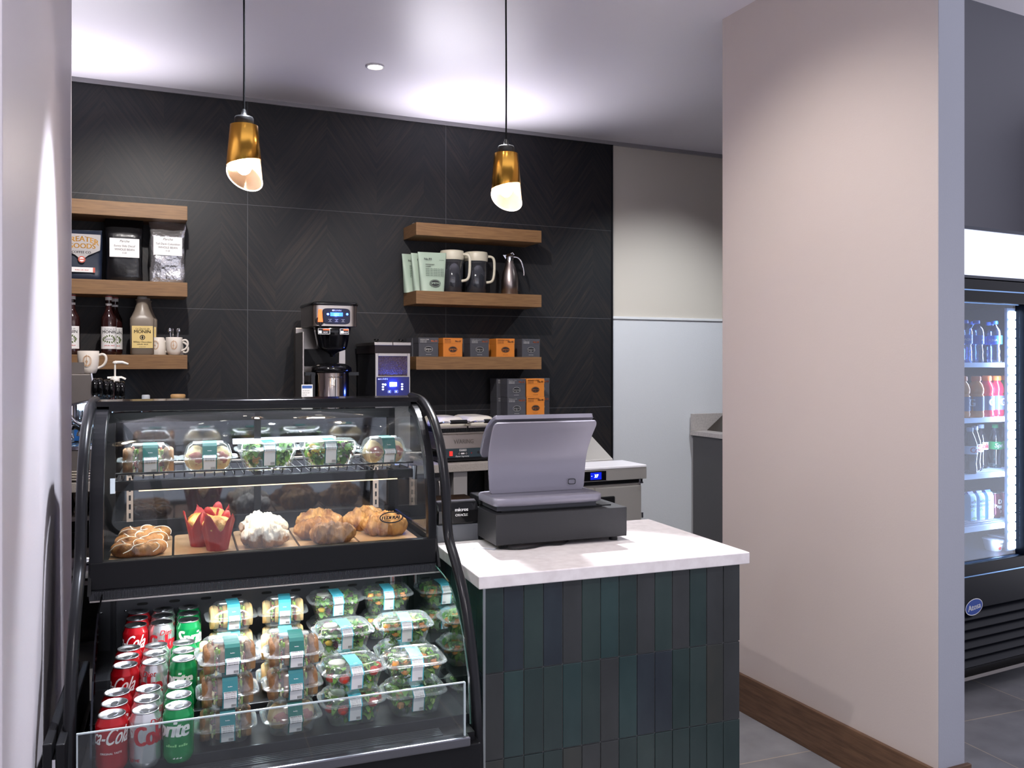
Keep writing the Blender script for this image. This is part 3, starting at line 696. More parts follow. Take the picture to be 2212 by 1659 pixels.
m = M(); f = lambda dz, dx=0, e=0: front(y-.0048-e, dx, .803+dz)
m.rect(-.034, .034, .0, .020, f(0)).build('display', bluel, pl)
m = M().text('BUNN', .012, f(.027, .004), 0, sx=1.3, bold=.02).oval(.004, .004, f(.031, -.02), 0)
m.text('~5 2 4', .006, f(.012, 0, .0006), 0, bold=.05).text('~6 4', .006, f(.004, 0, .0006), 0, bold=.05)
for dx in (-.035, 0, .035): m.rect(dx-.009, dx+.009, -.018, -.017, f(0), 0).rect(dx-.009, dx+.009, -.030, -.029, f(0), 0).text('~4', .005, f(-.025, dx), 0)
m.build('panel_marks', pale, pl)
M().oval(.006, .006, f(.010, -.046)).oval(.006, .006, f(.012, .058)).build('indicator_lights', bdot, pl)
M().rect(-.052, -.052+.008, .008, .014, f(0)).build('indicator_core', whitel, pl)
M().prism([(-.012, .742+.115), (.006-.012+.004, .857), (.004, .857), (.009, .790), (-.017, .790)], -.01, -.026, 'y', xf=lambda a, b, c: (a-.086, b, c-.02)).build('faucet_lever', redl, t)  # lever glow put into its material, no lamp inside
M().cyl((-.090, .0, .775), .022, -.022, 0, 'y').tube([(-.09, -.02, .77), (-.09, -.025, .752), (-.09, -.02, .742)], .006).build('hot_water_faucet', blackp, t)
fun = M().loft([[(x*w, y_*w*.9+.095, z) for x, y_, _ in rr(2, 2, 0, .7, 36)] for w, z in ((.085, .750), (.098, .746), (.092, .715), (.078, .64), (.070, .625), (.035, .612), (.014, .60), (.012, .585))]).build('brew_funnel', blackg, t)
for x0, x1, nm, tx in ((-.098, -.034, 'HOT', 'CAUTION'), (.020, .068, 'HOT', 'WARNING')):
    yy = .010-.0; m = M().rect(x0, x1, .706, .737, front(yy-.012), 0).rect(x0+.002, x1-.002, .708, .735, front(yy-.0125), 1).rect((x0+x1)/2-.006, x1-.002, .727, .735, front(yy-.013), 2)
    m.rect(x0+.004, x0+.02, .711, .725, front(yy-.013), 0).text(nm, .012, front(yy-.0135, (x0+x1)/2+.008, .712), 0, bold=.04); m.build('warning_label', [paper, ink, orangew], fun)
M().box(-.160, -.150, .10, .36, .02, .72).box(.075, .115, .26, .36, .02, .75).box(-.160, .115, .30, .36, .02, .75).box(-.15, .1, .285, .30, .44, .58).build('rear_column', steel, t, bevel=.003)
M().box(-.135, .085, .270, .286, .535, .63).build('rear_recess', blackp, t)
M().box(-.165, .125, -.02, .36, 0, .022).build('base', blackp, t, bevel=.004)
t2 = thing('thermal_server', 'polished steel coffee server with black lid and handle beneath the brewer', 'thermal server', AF, -1.262, -.385, BC+.022)
M().lathe([(.082, 0), (.084, .01), (.084, .475), (.08, .485)], n=40).build('body', mat('polished_steel', '#a9a19b', .12, 1), t2)
M().lathe([(.088, .478), (.098, .484), (.096, .505), (.07, .525), (.02, .532)], n=40).box(-.13, .13, -.02, .02, .462, .480).box(-.103, -.085, -.03, .03, .05, .47).build('lid_and_frame', blackg, t2)
m = M().rect(-.0018, .0018, .06, .44, cylf(.0848))
for k in range(5): m.text('-%d-' % (k+1), .014, (lambda kk: (lambda a, b: cylf(.085)(a, b+.10+kk*.075)))(k), 0, 0, True)
m.text('~4 1 5', .014, lambda a, b: cylf(.085)(a, b+.452), 0, .25, True); m.build('gauge_marks', ink, t2)
t = thing('notice_card', 'small printed notice card with blue header standing left of the server', 'card', AF, -1.420, -.515, BC)
M().box(-.029, .029, 0, .002, 0, .438).build('card', paper, t)
m = M().rect(-.026, .026, .418, .433, front(-.0006), 1)
for k in range(6): m.text(['~4 4 5', '~6 3 4', '~3 5', '~5 3 4', '~5 4', '~5 3'][k], .006, front(-.0006, -.024, .404-k*.011), 0, align=-1)
m.build('print', [ink, mat('blue_header', '#3e5ea0', .5)], t)
t2.scale = (1.13, 1.13, 1)
# ---------------------------------------------------------------- grinder
t = thing('coffee_grinder', 'boxy coffee grinder with bean window and glowing blue panel', 'coffee grinder', AF, -.933, -.45, BC)
gb = mat('grinder_black', '#1d1d22', .35)
M().box(-.098, .098, .004, .40, 0, .606).build('body', gb, t, bevel=.003)
M().box(-.106, -.001, -.004, .41, .650, .668).box(.001, .106, -.004, .41, .650, .668).build('hopper_lids', steel, t, bevel=.002)
M().box(-.102, .102, .0, .405, .606, .650).build('hoppers', mat('smoked_hopper', '#241c1e', .3, spec=.3), t)
for x in (-.08, .062): M().lathe([(.006, 0), (.006, .008), (.015, .010), (.013, .018), (.003, .020)], c=(x, .05, .668)).build('lid_knob', blackg, t)
m = M().box(-.100, -.084, -.003, .006, .478, .606).box(.084, .100, -.003, .006, .478, .606).box(-.084, .084, -.003, .006, .590, .606).box(-.084, .084, -.003, .006, .452, .478)
m.build('front_frame', steel, t, bevel=.001)
M().box(-.084, .084, .001, .006, .478, .590).build('bean_window', mat('coffee_beans', '#2c1d1b', .5, var=(160, '#55403a', .8), bump=(150, .8)), t)
m = M().box(-.100, .100, -.003, .005, .0, .480); m.build('front_panel', steel, t)
fp = M().box(-.094, .094, -.006, -.002, .355, .474).build('control_panel', mat('blue_panel', '#060a22', .25, emis='#0a22ff', es=.03, coat=.2), t)
M().rect(-.019, .021, .422, .444, front(-.0072)).build('display', mat('grinder_screen', '#ffffff', .3, emis='#dbe6ff', es=14), fp)
m = M()
for i in range(3):
    for x in (-.058, .052): m.oval(.0055, .004, front(-.0072, x, .434-i*.014), 0, .001 if i == 0 else None)
m.oval(.005, .005, front(-.0073, -.045, .432), 0)
for x in (-.022, .018): m.rect(x-.009, x+.009, .386, .400, front(-.0071), 1).rect(x-.008, x+.008, .387, .399, front(-.0073), 2).oval(.0025, .003, front(-.0075, x, .393), 0)
m.build('indicators', [whitel, pale, navy], fp)
M().text('BUNN', .013, front(-.0072, -.055, .459), 0, sx=1.3, bold=.03).oval(.0045, .004, front(-.0072, -.083, .463), 0).build('lettering', pale, fp)
lamp('grinder_glow', 'POINT', AF.w(-.933, -.475, BC+.435), 1.6, (.03, .10, 1), .01)
lamp('brewer_glow', 'POINT', AF.w(-1.262, -.525, BC+.81), .12, (.1, .2, 1), .01)

# ---------------------------------------------------------------- panini grill
t = thing('panini_grill', 'double panini grill with cream lids and steel front on back counter', 'panini grill', AF, -.53, -.62, BC)
gs = mat('grill_steel', '#aaa29c', .3, .9); teal = mat('grill_control_panel', '#2c3a42', .35); iv = mat('ivory_lid', '#d9d2c4', .3)
M().box(-.20, .185, .0, .36, .075, .155).box(-.20, .185, .02, .36, .155, .165).build('housing', gs, t, bevel=.003)
cp = M().box(-.195, .185, -.003, .0, .028, .077).build('control_panel', teal, t)
M().box(-.19, .185, .005, .36, .008, .03).build('base', blackp, t)
for x in (-.17, .16):
    for yy in (.03, .33): M().cyl((x, yy, 0), .014, .01, n=12).build('foot', blackp, t)
M().box(-.131, -.113, -.008, -.003, .038, .064).build('power_switch', mat('red_switch', '#c23a36', .3, emis='#ff3020', es=.25), cp)
m = M().rect(-.072, -.030, .062, .073, front(-.0036), 0).rect(-.070, -.032, .0635, .0715, front(-.004), 1).text('WARING', .008, front(-.0044, -.051, .0645), 0, bold=.05)
m.rect(-.082, -.022, .040, .058, front(-.0036), 1).oval(.005, .005, front(-.004, -.073, .049), 0, .001).oval(.005, .005, front(-.004, -.031, .049), 0, .001).rect(-.062, -.042, .045, .053, front(-.004), 0)
m.text('Panini Supreme', .013, front(-.0036, -.055, .0300), 0, .3).oval(.008, .008, front(-.0036, .042, .052), 1)
m.build('panel_marks', [paper, ink], cp); M().oval(.004, .004, front(-.004, .0, .050)).build('ready_light', mat('dark_red', '#7c1f22', .3), cp)
M().text('WARING', .034, front(-.0012, -.045, .104), 0, sx=.85, bold=.02).build('lettering', mat('embossed_steel', '#8e8781', .35, .8), t)
M().box(-.195, .185, .03, .35, .165, .188).build('lower_plates', blackp, t)
m = M()
for i in range(36): m.box(-.19+i*.0105, -.185+i*.0105, .026, .034, .172, .186)
m.build('plate_ridges', mat('cast_iron', '#0e0e10', .4), t)
for k, x in enumerate((-.10, .085)):
    ld = M().loft([[(a+x, b+.19, z) for a, b, _ in rr(w, d, 0, .35, 32)] for w, d, z in ((.180, .31, .195), (.188, .32, .205), (.186, .32, .213), (.150, .27, .242), (.125, .23, .248))]).build('lid', iv, t)
    M().box(x-.088, x+.088, .035, .34, .186, .198).build('upper_plate', gs, ld)
    hd = M().tube([(x-.085, .10, .205), (x-.082, .0, .222), (x-.07, -.06, .229), (x+.07, -.06, .229), (x+.082, .0, .222), (x+.085, .10, .205)], .0055).build('handle_bar', chrome, ld)
    M().tube([(x-.045 if k == 0 else x-.03, -.06, .229), (x+.05, -.06, .229)], .0115, 12).build('handle_grip', blackp, ld)

# ---------------------------------------------------------------- prep fridge
t = thing('prep_fridge', 'stainless steel sandwich prep fridge with sloped hood at end of dark wall', 'prep fridge', AF, .0, -.93, 0)
ss = mat('prep_steel', '#c2beba', .38, .55, bump=(50, .05, (1, 1, 25)))
M().box(-.215, .405, .03, .88, .12, .800).build('body', ss, t, bevel=.003)
M().box(-.23, .425, .0, .90, .822, .888).build('top_rail', ss, t, bevel=.003)
M().box(-.21, .41, .02, .86, .800, .822).build('gasket_gap', blackp, t)
M().box(-.23, .423, -.002, .26, .888, .902).build('cutting_board', mat('white_board', '#eceaf0', .3), t, bevel=.003)
M().prism([(.265, .888), (.265, .91), (.56, 1.046), (.90, 1.046), (.90, .888)], -.23, .36, 'x').build('sloped_hood', ss, t, bevel=.002)
M().box(-.23, .365, .545, .60, 1.040, 1.072).build('hood_rail', ss, t, bevel=.003)
d = M().box(-.21, .085, .005, .03, .14, .785).build('door', ss, t, bevel=.003); d2 = M().box(.095, .392, .005, .03, .14, .785).build('door', ss, t, bevel=.003)
for dd, x in ((d, -.03), (d2, .105)): M().box(x, x+.11, -.002, .012, .66, .735).build('recess_handle', blackp, dd, bevel=.006)
dp = M().box(.015, .155, -.004, .002, .828, .880).build('display', blackg, t)
M().text('37', .024, front(-.005, .092, .846), 0, .1, bold=.03).text('--', .012, front(-.005, .063, .852), 0).build('digits', mat('blue_white_digits', '#ffffff', .3, emis='#9db8ff', es=6), dp)
M().rect(.055, .125, .834, .874, front(-.0044)).build('digit_glow_panel', mat('blue_back', '#0a1440', .3, emis='#1028ff', es=.35), dp)
for x in (-.17, .37):
    for yy in (.07, .80): M().lathe([(.025, 0), (.03, .03), (.02, .05), (.02, .12)], c=(x, yy, 0), n=16).build('caster', blackp, t)
M().box(.38, .40, -.002, .03, .797, .806).lathe([(.008, 0), (.008, .02)], c=(.385, .012, .80)).box(.392, .402, .0, .03, .60, .63).build('hinge', chrome, t)
# ---------------------------------------------------------------- sink counter at the right
t = thing('sink_counter', 'dark grey sink counter with pale stone top glimpsed beside the partition', 'counter', AF, 1.405, 0, 0)
M().box(.0, .60, -1.30, -.02, .1, .97).box(.04, .60, -1.25, -.02, 0, .1).build('base', mat('charcoal_laminate', '#4c4b4e', .5), t)
stn = mat('grey_quartz', '#b5afad', .3, var=(90, '#9b9492', .6)); M().box(-.018, .62, -1.32, -.010, .970, 1.003).build('worktop', stn, t, bevel=.002)
M().box(-.015, .62, -.034, -.011, 1.003, 1.122).build('backsplash', stn, t, bevel=.002)
t = thing('steel_splash_guard', 'triangular steel splash guard standing on the sink counter', 'splash guard', AF, 1.50, -.10, 1.003)
M().prism([(.0, 0), (.25, 0), (.25, .19)], -.25, .05, 'y').build('guard', mat('dark_steel', '#5a544f', .3, .9), t, bevel=.002)
# ================================================================ sales counter
def smooth(P, k=2):
    for _ in range(k):
        Q = [P[0]]
        for a, b in zip(P, P[1:]): Q += [(a[0]*.75+b[0]*.25, a[1]*.75+b[1]*.25), (a[0]*.25+b[0]*.75, a[1]*.25+b[1]*.75)]
        P = Q+[P[-1]]
    return P
def tmat(i, c, c2):
    return mat('zellige_%s' % i, c, .22, var=(7, c2, .8, (1, 1, .5)), bump=(11, .22, (1, 1, .6)), coat=.15)
TM = [tmat('green', '#1c2b2b', '#2b3937'), tmat('deep_green', '#182727', '#243433'), tmat('charcoal', '#27292a', '#333537'), tmat('navy', '#191f28', '#262f36'), tmat('olive', '#262a28', '#36342f'), tmat('teal', '#1a2e2f', '#283c3c')]
grout = mat('tile_grout', '#4a4b4c', .8)
t = thing('sales_counter', 'counter base clad in glossy dark green upright tiles beside the display case', 'counter', KF, .968, .211, 0)
M().box(.004, .818, .004, .555, 0, .874, 0).box(.0035, .8185, .0035, .555, 0, .8735, 1).build('core', [grout, grout], t)
rnd = random.Random(4); m = M(); tw = .822/14; th_ = .236
def tiles(m, n, w, put):
    for r in range(4):
        z1 = .874-r*th_-(.0); z0 = max(0.0, z1-th_+.0022)
        if z1 <= 0: break
        for i in range(n):
            k = rnd.choice([0, 0, 1, 1, 2, 2, 3, 4, 5]); j = rnd.uniform(-.0006, .0006)
            put(m, i*w+.0011, (i+1)*w-.0011, z0, z1-.0005, k, j)
tiles(m, 14, tw, lambda m, a, b, z0, z1, k, j: m.box(a, b, j, .006, z0, z1, k))
m.build('front_tiles', TM, t, bevel=.0015)
m = M(); tiles(m, 9, tw, lambda m, a, b, z0, z1, k, j: m.box(j, .006, a, b, z0, z1, k)); m.build('left_tiles', TM, t, bevel=.0015)
m = M(); tiles(m, 9, tw, lambda m, a, b, z0, z1, k, j: m.box(.816, .822+j, a, b, z0, z1, k)); m.build('right_tiles', TM, t, bevel=.0015)
M().box(-.001, .006, -.001, .006, 0, .874).build('corner_trim', mat('metal_edge', '#8f9496', .3, .9), t)
qz = mat('white_quartz', '#dbd5d6', .22, var=(34, '#b9aeb0', .35), bump=(80, .02))
t = M().prism([(.949, .191), (1.812, .191), (1.812, .800), (.962, .800)], .875, .910, 'z').build('countertop', qz, bevel=.003)
t.location = (KF.o[0], KF.o[1], 0); t.rotation_euler = (0, 0, KF.a); tag(t, 'white quartz slab worktop lying on the green tiled sales counter', 'worktop')
# cash drawer
cd = mat('drawer_black', '#1c1c1f', .5, bump=(400, .12))
t = thing('cash_drawer', 'black metal cash drawer under the register on white worktop', 'cash drawer', KF, 1.325, .48, .910)
M().box(-.224, .224, .0, .25, .015, .108).build('body', cd, t, bevel=.002)
M().box(-.19, .19, .045, .22, .108, .112).build('top_recess', mat('mat_black', '#101012', .4), t)
for x in (-.19, .19):
    for y in (.03, .22): M().cyl((x, y, 0), .014, .016, n=12).build('foot', blackp, t)
t = M().tube([(1.12, .50, .914), (1.16, .463, .914), (1.22, .468, .914), (1.27, .50, .914), (1.32, .478, .914), (1.36, .52, .914)], .0028).build('cable', blackp)
t.location = (KF.o[0], KF.o[1], 0); t.rotation_euler = (0, 0, KF.a); tag(t, 'loose black cable looping out under the cash drawer', 'cable')
t = M().tube([(1.04, .52, .912), (1.06, .545, .912), (1.08, .52, .912), (1.10, .49, .912), (1.115, .515, .912)], .0012).build('cable', mat('white_cable', '#b5bac4', .4))
t.location = (KF.o[0], KF.o[1], 0); t.rotation_euler = (0, 0, KF.a); tag(t, 'thin pale cable on white worktop left of the cash drawer', 'cable')
# register
rg = mat('register_silver', '#7b7884', .38, .25)
t = thing('register_terminal', 'silver grey register terminal with curved back standing on the cash drawer', 'register', KF, 1.288, .60, 1.0225)
def rplate(w0, w1, prof, th, n=10):
    """rounded sheet following prof (v, z) from bottom to top, width w0 -> w1"""
    prof = smooth(prof, 3); rings = []; N = len(prof); L0 = prof[0][1]; HH = prof[-1][1]-L0
    for i, (v, z) in enumerate(prof):
        f = i/(N-1); w = w0+(w1-w0)*f
        f = (z-L0)/HH; w = w0+(w1-w0)*f; e = min(f, 1-f)*HH/.02
        w -= .026*(1-math.sqrt(max(0, 1-max(0, 1-e)**2)))
        a = prof[max(0, i-1)]; b = prof[min(N-1, i+1)]; d = Vector((b[0]-a[0], b[1]-a[1])).normalized(); nx, nz = -d.y*th, d.x*th
        rings.append([(-w/2, v, z), (w/2, v, z), (w/2, v-nx, z-nz), (-w/2, v-nx, z-nz)])
    return M().loft(rings, sm=False)
pr_ = [(.0, .040), (.0, .046), (.0, .055), (-.001, .08), (-.002, .11), (-.003, .135), (-.006, .152), (-.013, .172), (-.024, .194), (-.038, .217), (-.053, .238), (-.068, .256), (-.076, .266), (-.080, .271)]
pr_ = [(v, z+.0) for v, z in pr_]
rplate(.330, .358, pr_, .006).build('customer_back_panel', rg, t, bevel=.002)
rplate(.34, .352, [(.082, .150), (.078, .156), (.072, .166), (.05, .20), (.02, .235), (-.02, .258), (-.052, .276), (-.062, .281), (-.066, .283)], .014).build('operator_screen', rg, t, bevel=.003)
b = M().loft([[(x+.002, y-.012, z) for x, y, _ in rr(w, d, 0, .22, 40)] for w, d, z in ((.355, .165, .014), (.372, .18, .018), (.374, .182, .036), (.366, .176, .041))]).build('base_plate', rg, t)
M().box(-.17, .17, -.08, .07, -.0, .016).build('base_feet', mat('base_feet_grey', '#3a3a40', .5), t)  # dark grey block under the base plate
M().box(-.08, .08, .005, .06, .04, .16).build('support_arm', rg, t, bevel=.004)
m = M(); n = 28
lo = [(x+.118, -.0015, z+.070) for x, z, _ in rr(.028, .019, 0, .5, n)]; li = [(x+.118, -.0015, z+.070) for x, z, _ in rr(.023, .014, 0, .5, n)]
m.add([(a, b_-.0055, c) for a, b_, c in lo+li], [(i, (i+1) % n, (i+1) % n+n, i+n) for i in range(n)]); m.build('oval_emblem', ink, t)
# printer
t = thing('receipt_printer', 'black receipt printer beside the display case on the worktop', 'printer', KF, 1.04, .655, .910)
M().box(-.075, .065, .0, .14, .0, .055).build('base', mat('printer_grey', '#4a4c52', .4), t, bevel=.004)
M().prism([(.0, .055), (-.004, .10), (.012, .125), (.03, .130), (.14, .130), (.14, .055)], -.075, .065, 'x').build('cover', blackg, t, bevel=.006)
M().text('micros', .016, front(-.0065, .005, .098), 0, bold=.04).text('ORACLE', .011, front(-.0060, .005, .082), 0, bold=.04).build('lettering', paper, t)
t = thing('card_reader_cradle', 'black angular device with arm between printer and register', 'device', KF, 1.135, .655, .910)
M().box(-.028, .05, .0, .10, .112, .140).prism([(.0, 0), (.08, 0), (.06, .112), (.0, .112)], -.028, -.006, 'x').box(-.028, .045, .0, .07, 0, .012).build('body', blackp, t, bevel=.003)

# ================================================================ display case
CW = .88
PROF = [(.040, .06), (.045, .538), (.070, .668), (.108, .774), (.166, .878), (.240, .948), (.300, .990), (.319, 1.035), (.328, 1.124), (.374, 1.236), (.425, 1.290), (.471, 1.325), (.576, 1.368), (.72, 1.374)]
GP = [(.392, .982), (.394, 1.05), (.402, 1.124), (.420, 1.19), (.452, 1.25), (.500, 1.305), (.555, 1.342), (.62, 1.360)]
GPs = smooth(GP); PRs = smooth(PROF)
glass = clear('case_glass', '#f1f4f4', .02, 1.38, .0); dglass = mat('dark_mirror_glass', '#5a5a5e', .06, 1); endg = mat('black_glass', '#08090b', .04, coat=.8, spec=.8)
t = case = thing('display_case', 'black curved-glass refrigerated display case full of pastries, salads and cans', 'display case', KF, 0, 0, 0)
M().box(-.012, CW+.01, .0, .93, .06, .553).box(.02, CW-.02, .05, .90, 0, .06).build('base_cabinet', black, t, bevel=.003)
M().box(-.012, CW-.02, -.012, .02, .553, .577).build('front_rail', mat('rail_steel', '#6d6d73', .25, .9), t, bevel=.004)
m = M()
for i in range(5): m.box(.06, .80, .022+i*.009, .027+i*.009, .574, .578)
m.build('intake_grille', mat('grille_grey', '#55575c', .35, .6), t)
M().box(.0, CW, .02, .075, .553, .574).build('front_sill', black, t)
# three stepped decks
deck = mat('deck_black', '#222327', .35)
for v0, v1, z in ((.075, .262, .598), (.262, .500, .625), (.500, .758, .649)):
    M().box(.0, CW, v0, v1, .553, z).build('stepped_deck', deck, t, bevel=.002)
m = M().box(.0, CW, .76, .775, .60, .905)
for i in range(9): m.loft([[(x+.10+i*.088, .7605, z_+.775) for x, z_, _ in rr(.030, .008, 0, .6, 14)], [(x+.10+i*.088, .7590, z_+.775) for x, z_, _ in rr(.030, .008, 0, .6, 14)]], 1)
m.build('back_panel', [mat('back_panel_grey', '#4a4b50', .35), mat('slot_black', '#050506', .6)], t)

for u in (.012, .85): M().box(u, u+.018, .73, .76, .60, .905).build('corner_channel', deck, t)
m = M()
for u, z in ((.055, .805), (.055, .76), (.835, .80), (.02, .84)): m.ball((u, .757, z), .004, n=8)
m.build('screw', chrome, t)
# sides
low = [(.06, .577), (.075, .690), (.115, .775), (.175, .845), (.25, .89), (.385, .905), (.76, .905), (.76, .577)]
M().prism(low, .019, .023, 'x').build('left_end_panel', mat('dark_mirror_panel', '#303136', .03, 1), t)
M().prism(low, CW, CW+.005, 'x').build('right_end_glass', clear('end_glass_green', '#b9d2c8', .02, 1.5, .16), t)
M().tube([(CW+.0025, a, b) for a, b in smooth(low[:6])], .0022, 6).build('glass_edge', mat('green_glass_edge', '#3b5a52', .15), t)
up = GP+[(.70, 1.358), (.90, 1.33), (.90, .982)]
M().prism([(.9-(.9-a)*.995, b) for a, b in up], -.002, .002, 'x').build('left_upper_end_glass', endg, t)
M().prism(up, CW-.004, CW, 'x').build('right_upper_end_glass', glass, t)
def strip(path, w, u0, u1, mt_, nm):
    """a band lying along path, w wide towards the inside"""
    m = M(); rings = []
    for i, (a, b) in enumerate(path):
        p = path[max(0, i-1)]; q = path[min(len(path)-1, i+1)]; d = Vector((q[0]-p[0], q[1]-p[1])).normalized(); n_ = (d.y, -d.x)
        rings.append([(u0, a, b), (u1, a, b), (u1, a+n_[0]*w, b+n_[1]*w), (u0, a+n_[0]*w, b+n_[1]*w)])
    return m.loft(rings, sm=False).build(nm, mt_, t, bevel=.002)
satin = mat('satin_black_metal', '#1f1f22', .28, .5, spec=.3)
for u0, u1 in ((-.034, -.010), (CW+.006, CW+.030)):
    M().tube([((u0+u1)/2, a, b) for a, b in PRs], .0135, 12, flat=1).build('curved_side_rail', satin, t)
    rear = M().prism([(a+.012, b) for a, b in PRs if b > .55]+[(.95, 1.342), (.95, .56)], u0+.008, u1-.010, 'x')
# inner upright frames following the glass
strip([(a-.012, b+.001) for a, b in GPs], .030, -.010, .022, satin, 'glass_frame')
strip([(a-.012, b+.001) for a, b in GPs], .030, CW-.018, CW+.006, satin, 'glass_frame')
for a, b in [(-.012, -.004), (CW+.005, CW+.012)]:
    m = M(); m.prism([(.36, .905), (.40, .985), (.90, .985), (.93, .905), (.93, .553), (.78, .553), (.78, .905)], a, b, 'x')
    m.build('end_trim', black, t)
M().prism([(.585, 1.362), (.595, 1.376), (.70, 1.378), (.95, 1.342), (.95, 1.330), (.70, 1.362)], -.03, CW+.03, 'x').build('top_panel', blackg, t, bevel=.002)
M().box(.022, CW-.018, .585, .64, 1.350, 1.364).build('top_front_bar', black, t)
fg = M(); rings = [[(.020, a, b), (CW-.016, a, b), (CW-.016, a+.004, b-.001), (.020, a+.004, b-.001)] for a, b in GPs]
fg.loft(rings, sm=False); fgo = fg.build('curved_front_glass', glass, t)
for p in fgo.data.polygons: p.use_smooth = True
M().box(-.010, CW+.006, .380, .405, .912, .984).box(-.010, CW+.006, .405, .93, .930, .960).build('canopy', black, t, bevel=.004)
m = M()
for i in range(250): m.box(.002+i*.00352, .0041+i*.00352, .376, .385, .891, .911)
m.box(-.010, CW+.006, .384, .42, .888, .912); M().box(-.008, CW+.004, .380, .40, .884, .888).build('strip_edge', steel, t); m.build('ribbed_vent_strip', mat('vent_rib', '#3a3b3f', .4, .3), t)
M().box(.0, CW, .405, .47, .902, .912).build('lower_light_housing', black, t)
lampm = mat('case_lamp', '#ffffff', .3, emis='#f2f6ff', es=5)
M().box(.03, CW-.03, .425, .445, .896, .9015).build('lower_light_tube', lampm, t)
M().box(.03, CW-.03, .640, .660, 1.352, 1.358).build('upper_light_tube', lampm, t)
M().box(.36, .68, .862, .872, 1.226, 1.240).build('rear_glare_bar', mat('rear_glare', '#ffffff', .3, emis='#eef3ff', es=8), t)  # added glowing bar standing in for the glare behind the boxes
# rear doors (dark mirror-like) and their frames
M().box(.02, .438, .882, .888, .962, 1.33).build('rear_sliding_door', dglass, t)
M().box(.430, CW-.02, .892, .898, .962, 1.33).build('rear_sliding_door', dglass, t)
m = M()
for u in (.0, .425, CW-.02): m.box(u, u+.02, .872, .898, .96, 1.33)
m.box(.0, CW, .872, .898, 1.30, 1.33).box(.0, CW, .872, .898, .96, 1.0); m.build('rear_door_frame', black, t)
for u in (.052, CW-.075):
    m = M().box(u, u+.018, .866, .872, 1.0, 1.17)
    q = M()
    for k in range(6): q.box(u+.006, u+.012, .8655, .866, 1.01+k*.027, 1.026+k*.027)
    st = m.build('shelf_standard', mat('pale_standard', '#b9a59a', .4, .3), t); q.build('standard_slots', mat('slot_black'), st)
# wire shelf
sh = M().box(.040, .842, .480, .496, 1.145, 1.171).build('shelf_front_bar', black, t, bevel=.003)
m = M()
for i in range(31): m.tube([(.06+i*.0256, .478, 1.187), (.06+i*.0256, .480, 1.176), (.06+i*.0256, .50, 1.174), (.06+i*.0256, .83, 1.174)], .0017, 6)
m.tube([(.045, .478, 1.1905), (.842, .478, 1.1905)], .0028, 6).tube([(.045, .65, 1.171), (.842, .65, 1.171)], .003, 6).tube([(.045, .83, 1.174), (.842, .83, 1.174)], .003, 6)
for u in (.045, .842): m.box(u-.003, u+.003, .49, .84, 1.145, 1.168)
m.build('wire_rack', mat('black_wire', '#1b1b1e', .3, .4), t)
for u in (.032, .842): M().box(u, u+.012, .478, .50, 1.140, 1.180).build('shelf_bracket', chrome, t)
M().box(.10, .80, .50, .515, 1.140, 1.146).build('warm_shelf_lamp', mat('warm_lamp', '#fff0d8', .3, emis='#ffd9a0', es=1.2), t)
# front guard
acr = clear('acrylic_guard', '#eef2f2', .02, 1.45, .03); acre = mat('acrylic_edge', '#aab4b8', .15, spec=.8)
M().box(.0, .848, .0, .004, .577, .706).build('front_guard', acr, t)
M().box(.844, .848, .004, .20, .577, .690).build('side_guard', acr, t)
M().box(-.001, .849, -.0005, .0045, .7045, .7072).box(-.001, .002, -.0005, .0045, .577, .706).box(.846, .850, -.002, .006, .577, .706).build('guard_edges', acre, t)
# logo on the curved glass
fl = lambda a, b: (.757+a, .3895+max(0, (b-.0))*.03, 1.048+b)
m = M().oval(.034, .0165, fl, 0, .0035, 40).text('FEDERAL', .0135, lambda a, b: fl(a, b-.0048), 0, .1, sx=1.02, bold=.07)
m.rect(-.031, .031, .0068, .0076, fl, 0).rect(-.031, .031, -.0076, -.0068, fl, 0); m.build('glass_logo', ink, t)
# kick slabs by the left wall
M().box(-.040, -.022, .0, .55, .05, .690).build('side_bumper', black, t, bevel=.003); M().box(-.064, -.046, .0, .55, .05, .694).build('side_bumper', black, t, bevel=.003)
M().box(-.046, -.040, .0, .55, .05, .66).build('bumper_spacer', chrome, t)
M().box(-.022, -.012, .04, .5, .3, .6).build('bumper_mount', black, t)
# thermometers
tm = thing('case_thermometer', 'white strip thermometer hanging at right rear of lower case', 'thermometer', KF, .845, .755, .752)
M().box(-.009, .009, -.006, 0, .012, .085).box(-.011, .011, -.012, .0, .0, .014).build('body', paper, tm, bevel=.002)
m = M().rect(-.0015, .0015, .016, .05, front(-.0065), 0)
for i in range(8): m.rect(.003, .007, .018+i*.008, .0188+i*.008, front(-.0065), 1)
m.build('scale', [redp, ink], tm)
# real lamps of the case
def aim(F, u, v, z, tu, tv, tz): return F.w(u, v, z), F.w(tu, tv, tz)
for u in (.22, .66):
    a, b = aim(KF, u, .415, .893, u, .30, .60); o = lamp('case_lower_light', 'AREA', a, 7, (.95, .98, 1), .40, b, size_y=.02); 
    a, b = aim(KF, u, .625, 1.345, u, .66, 1.1); lamp('case_upper_light', 'AREA', a, 1.5, (.93, .97, 1), .40, b, size_y=.02)
    a, b = aim(KF, u, .512, 1.138, u, .56, .97); lamp('case_warm_light', 'AREA', a, .42, (1, .87, .70), .40, b, size_y=.012)

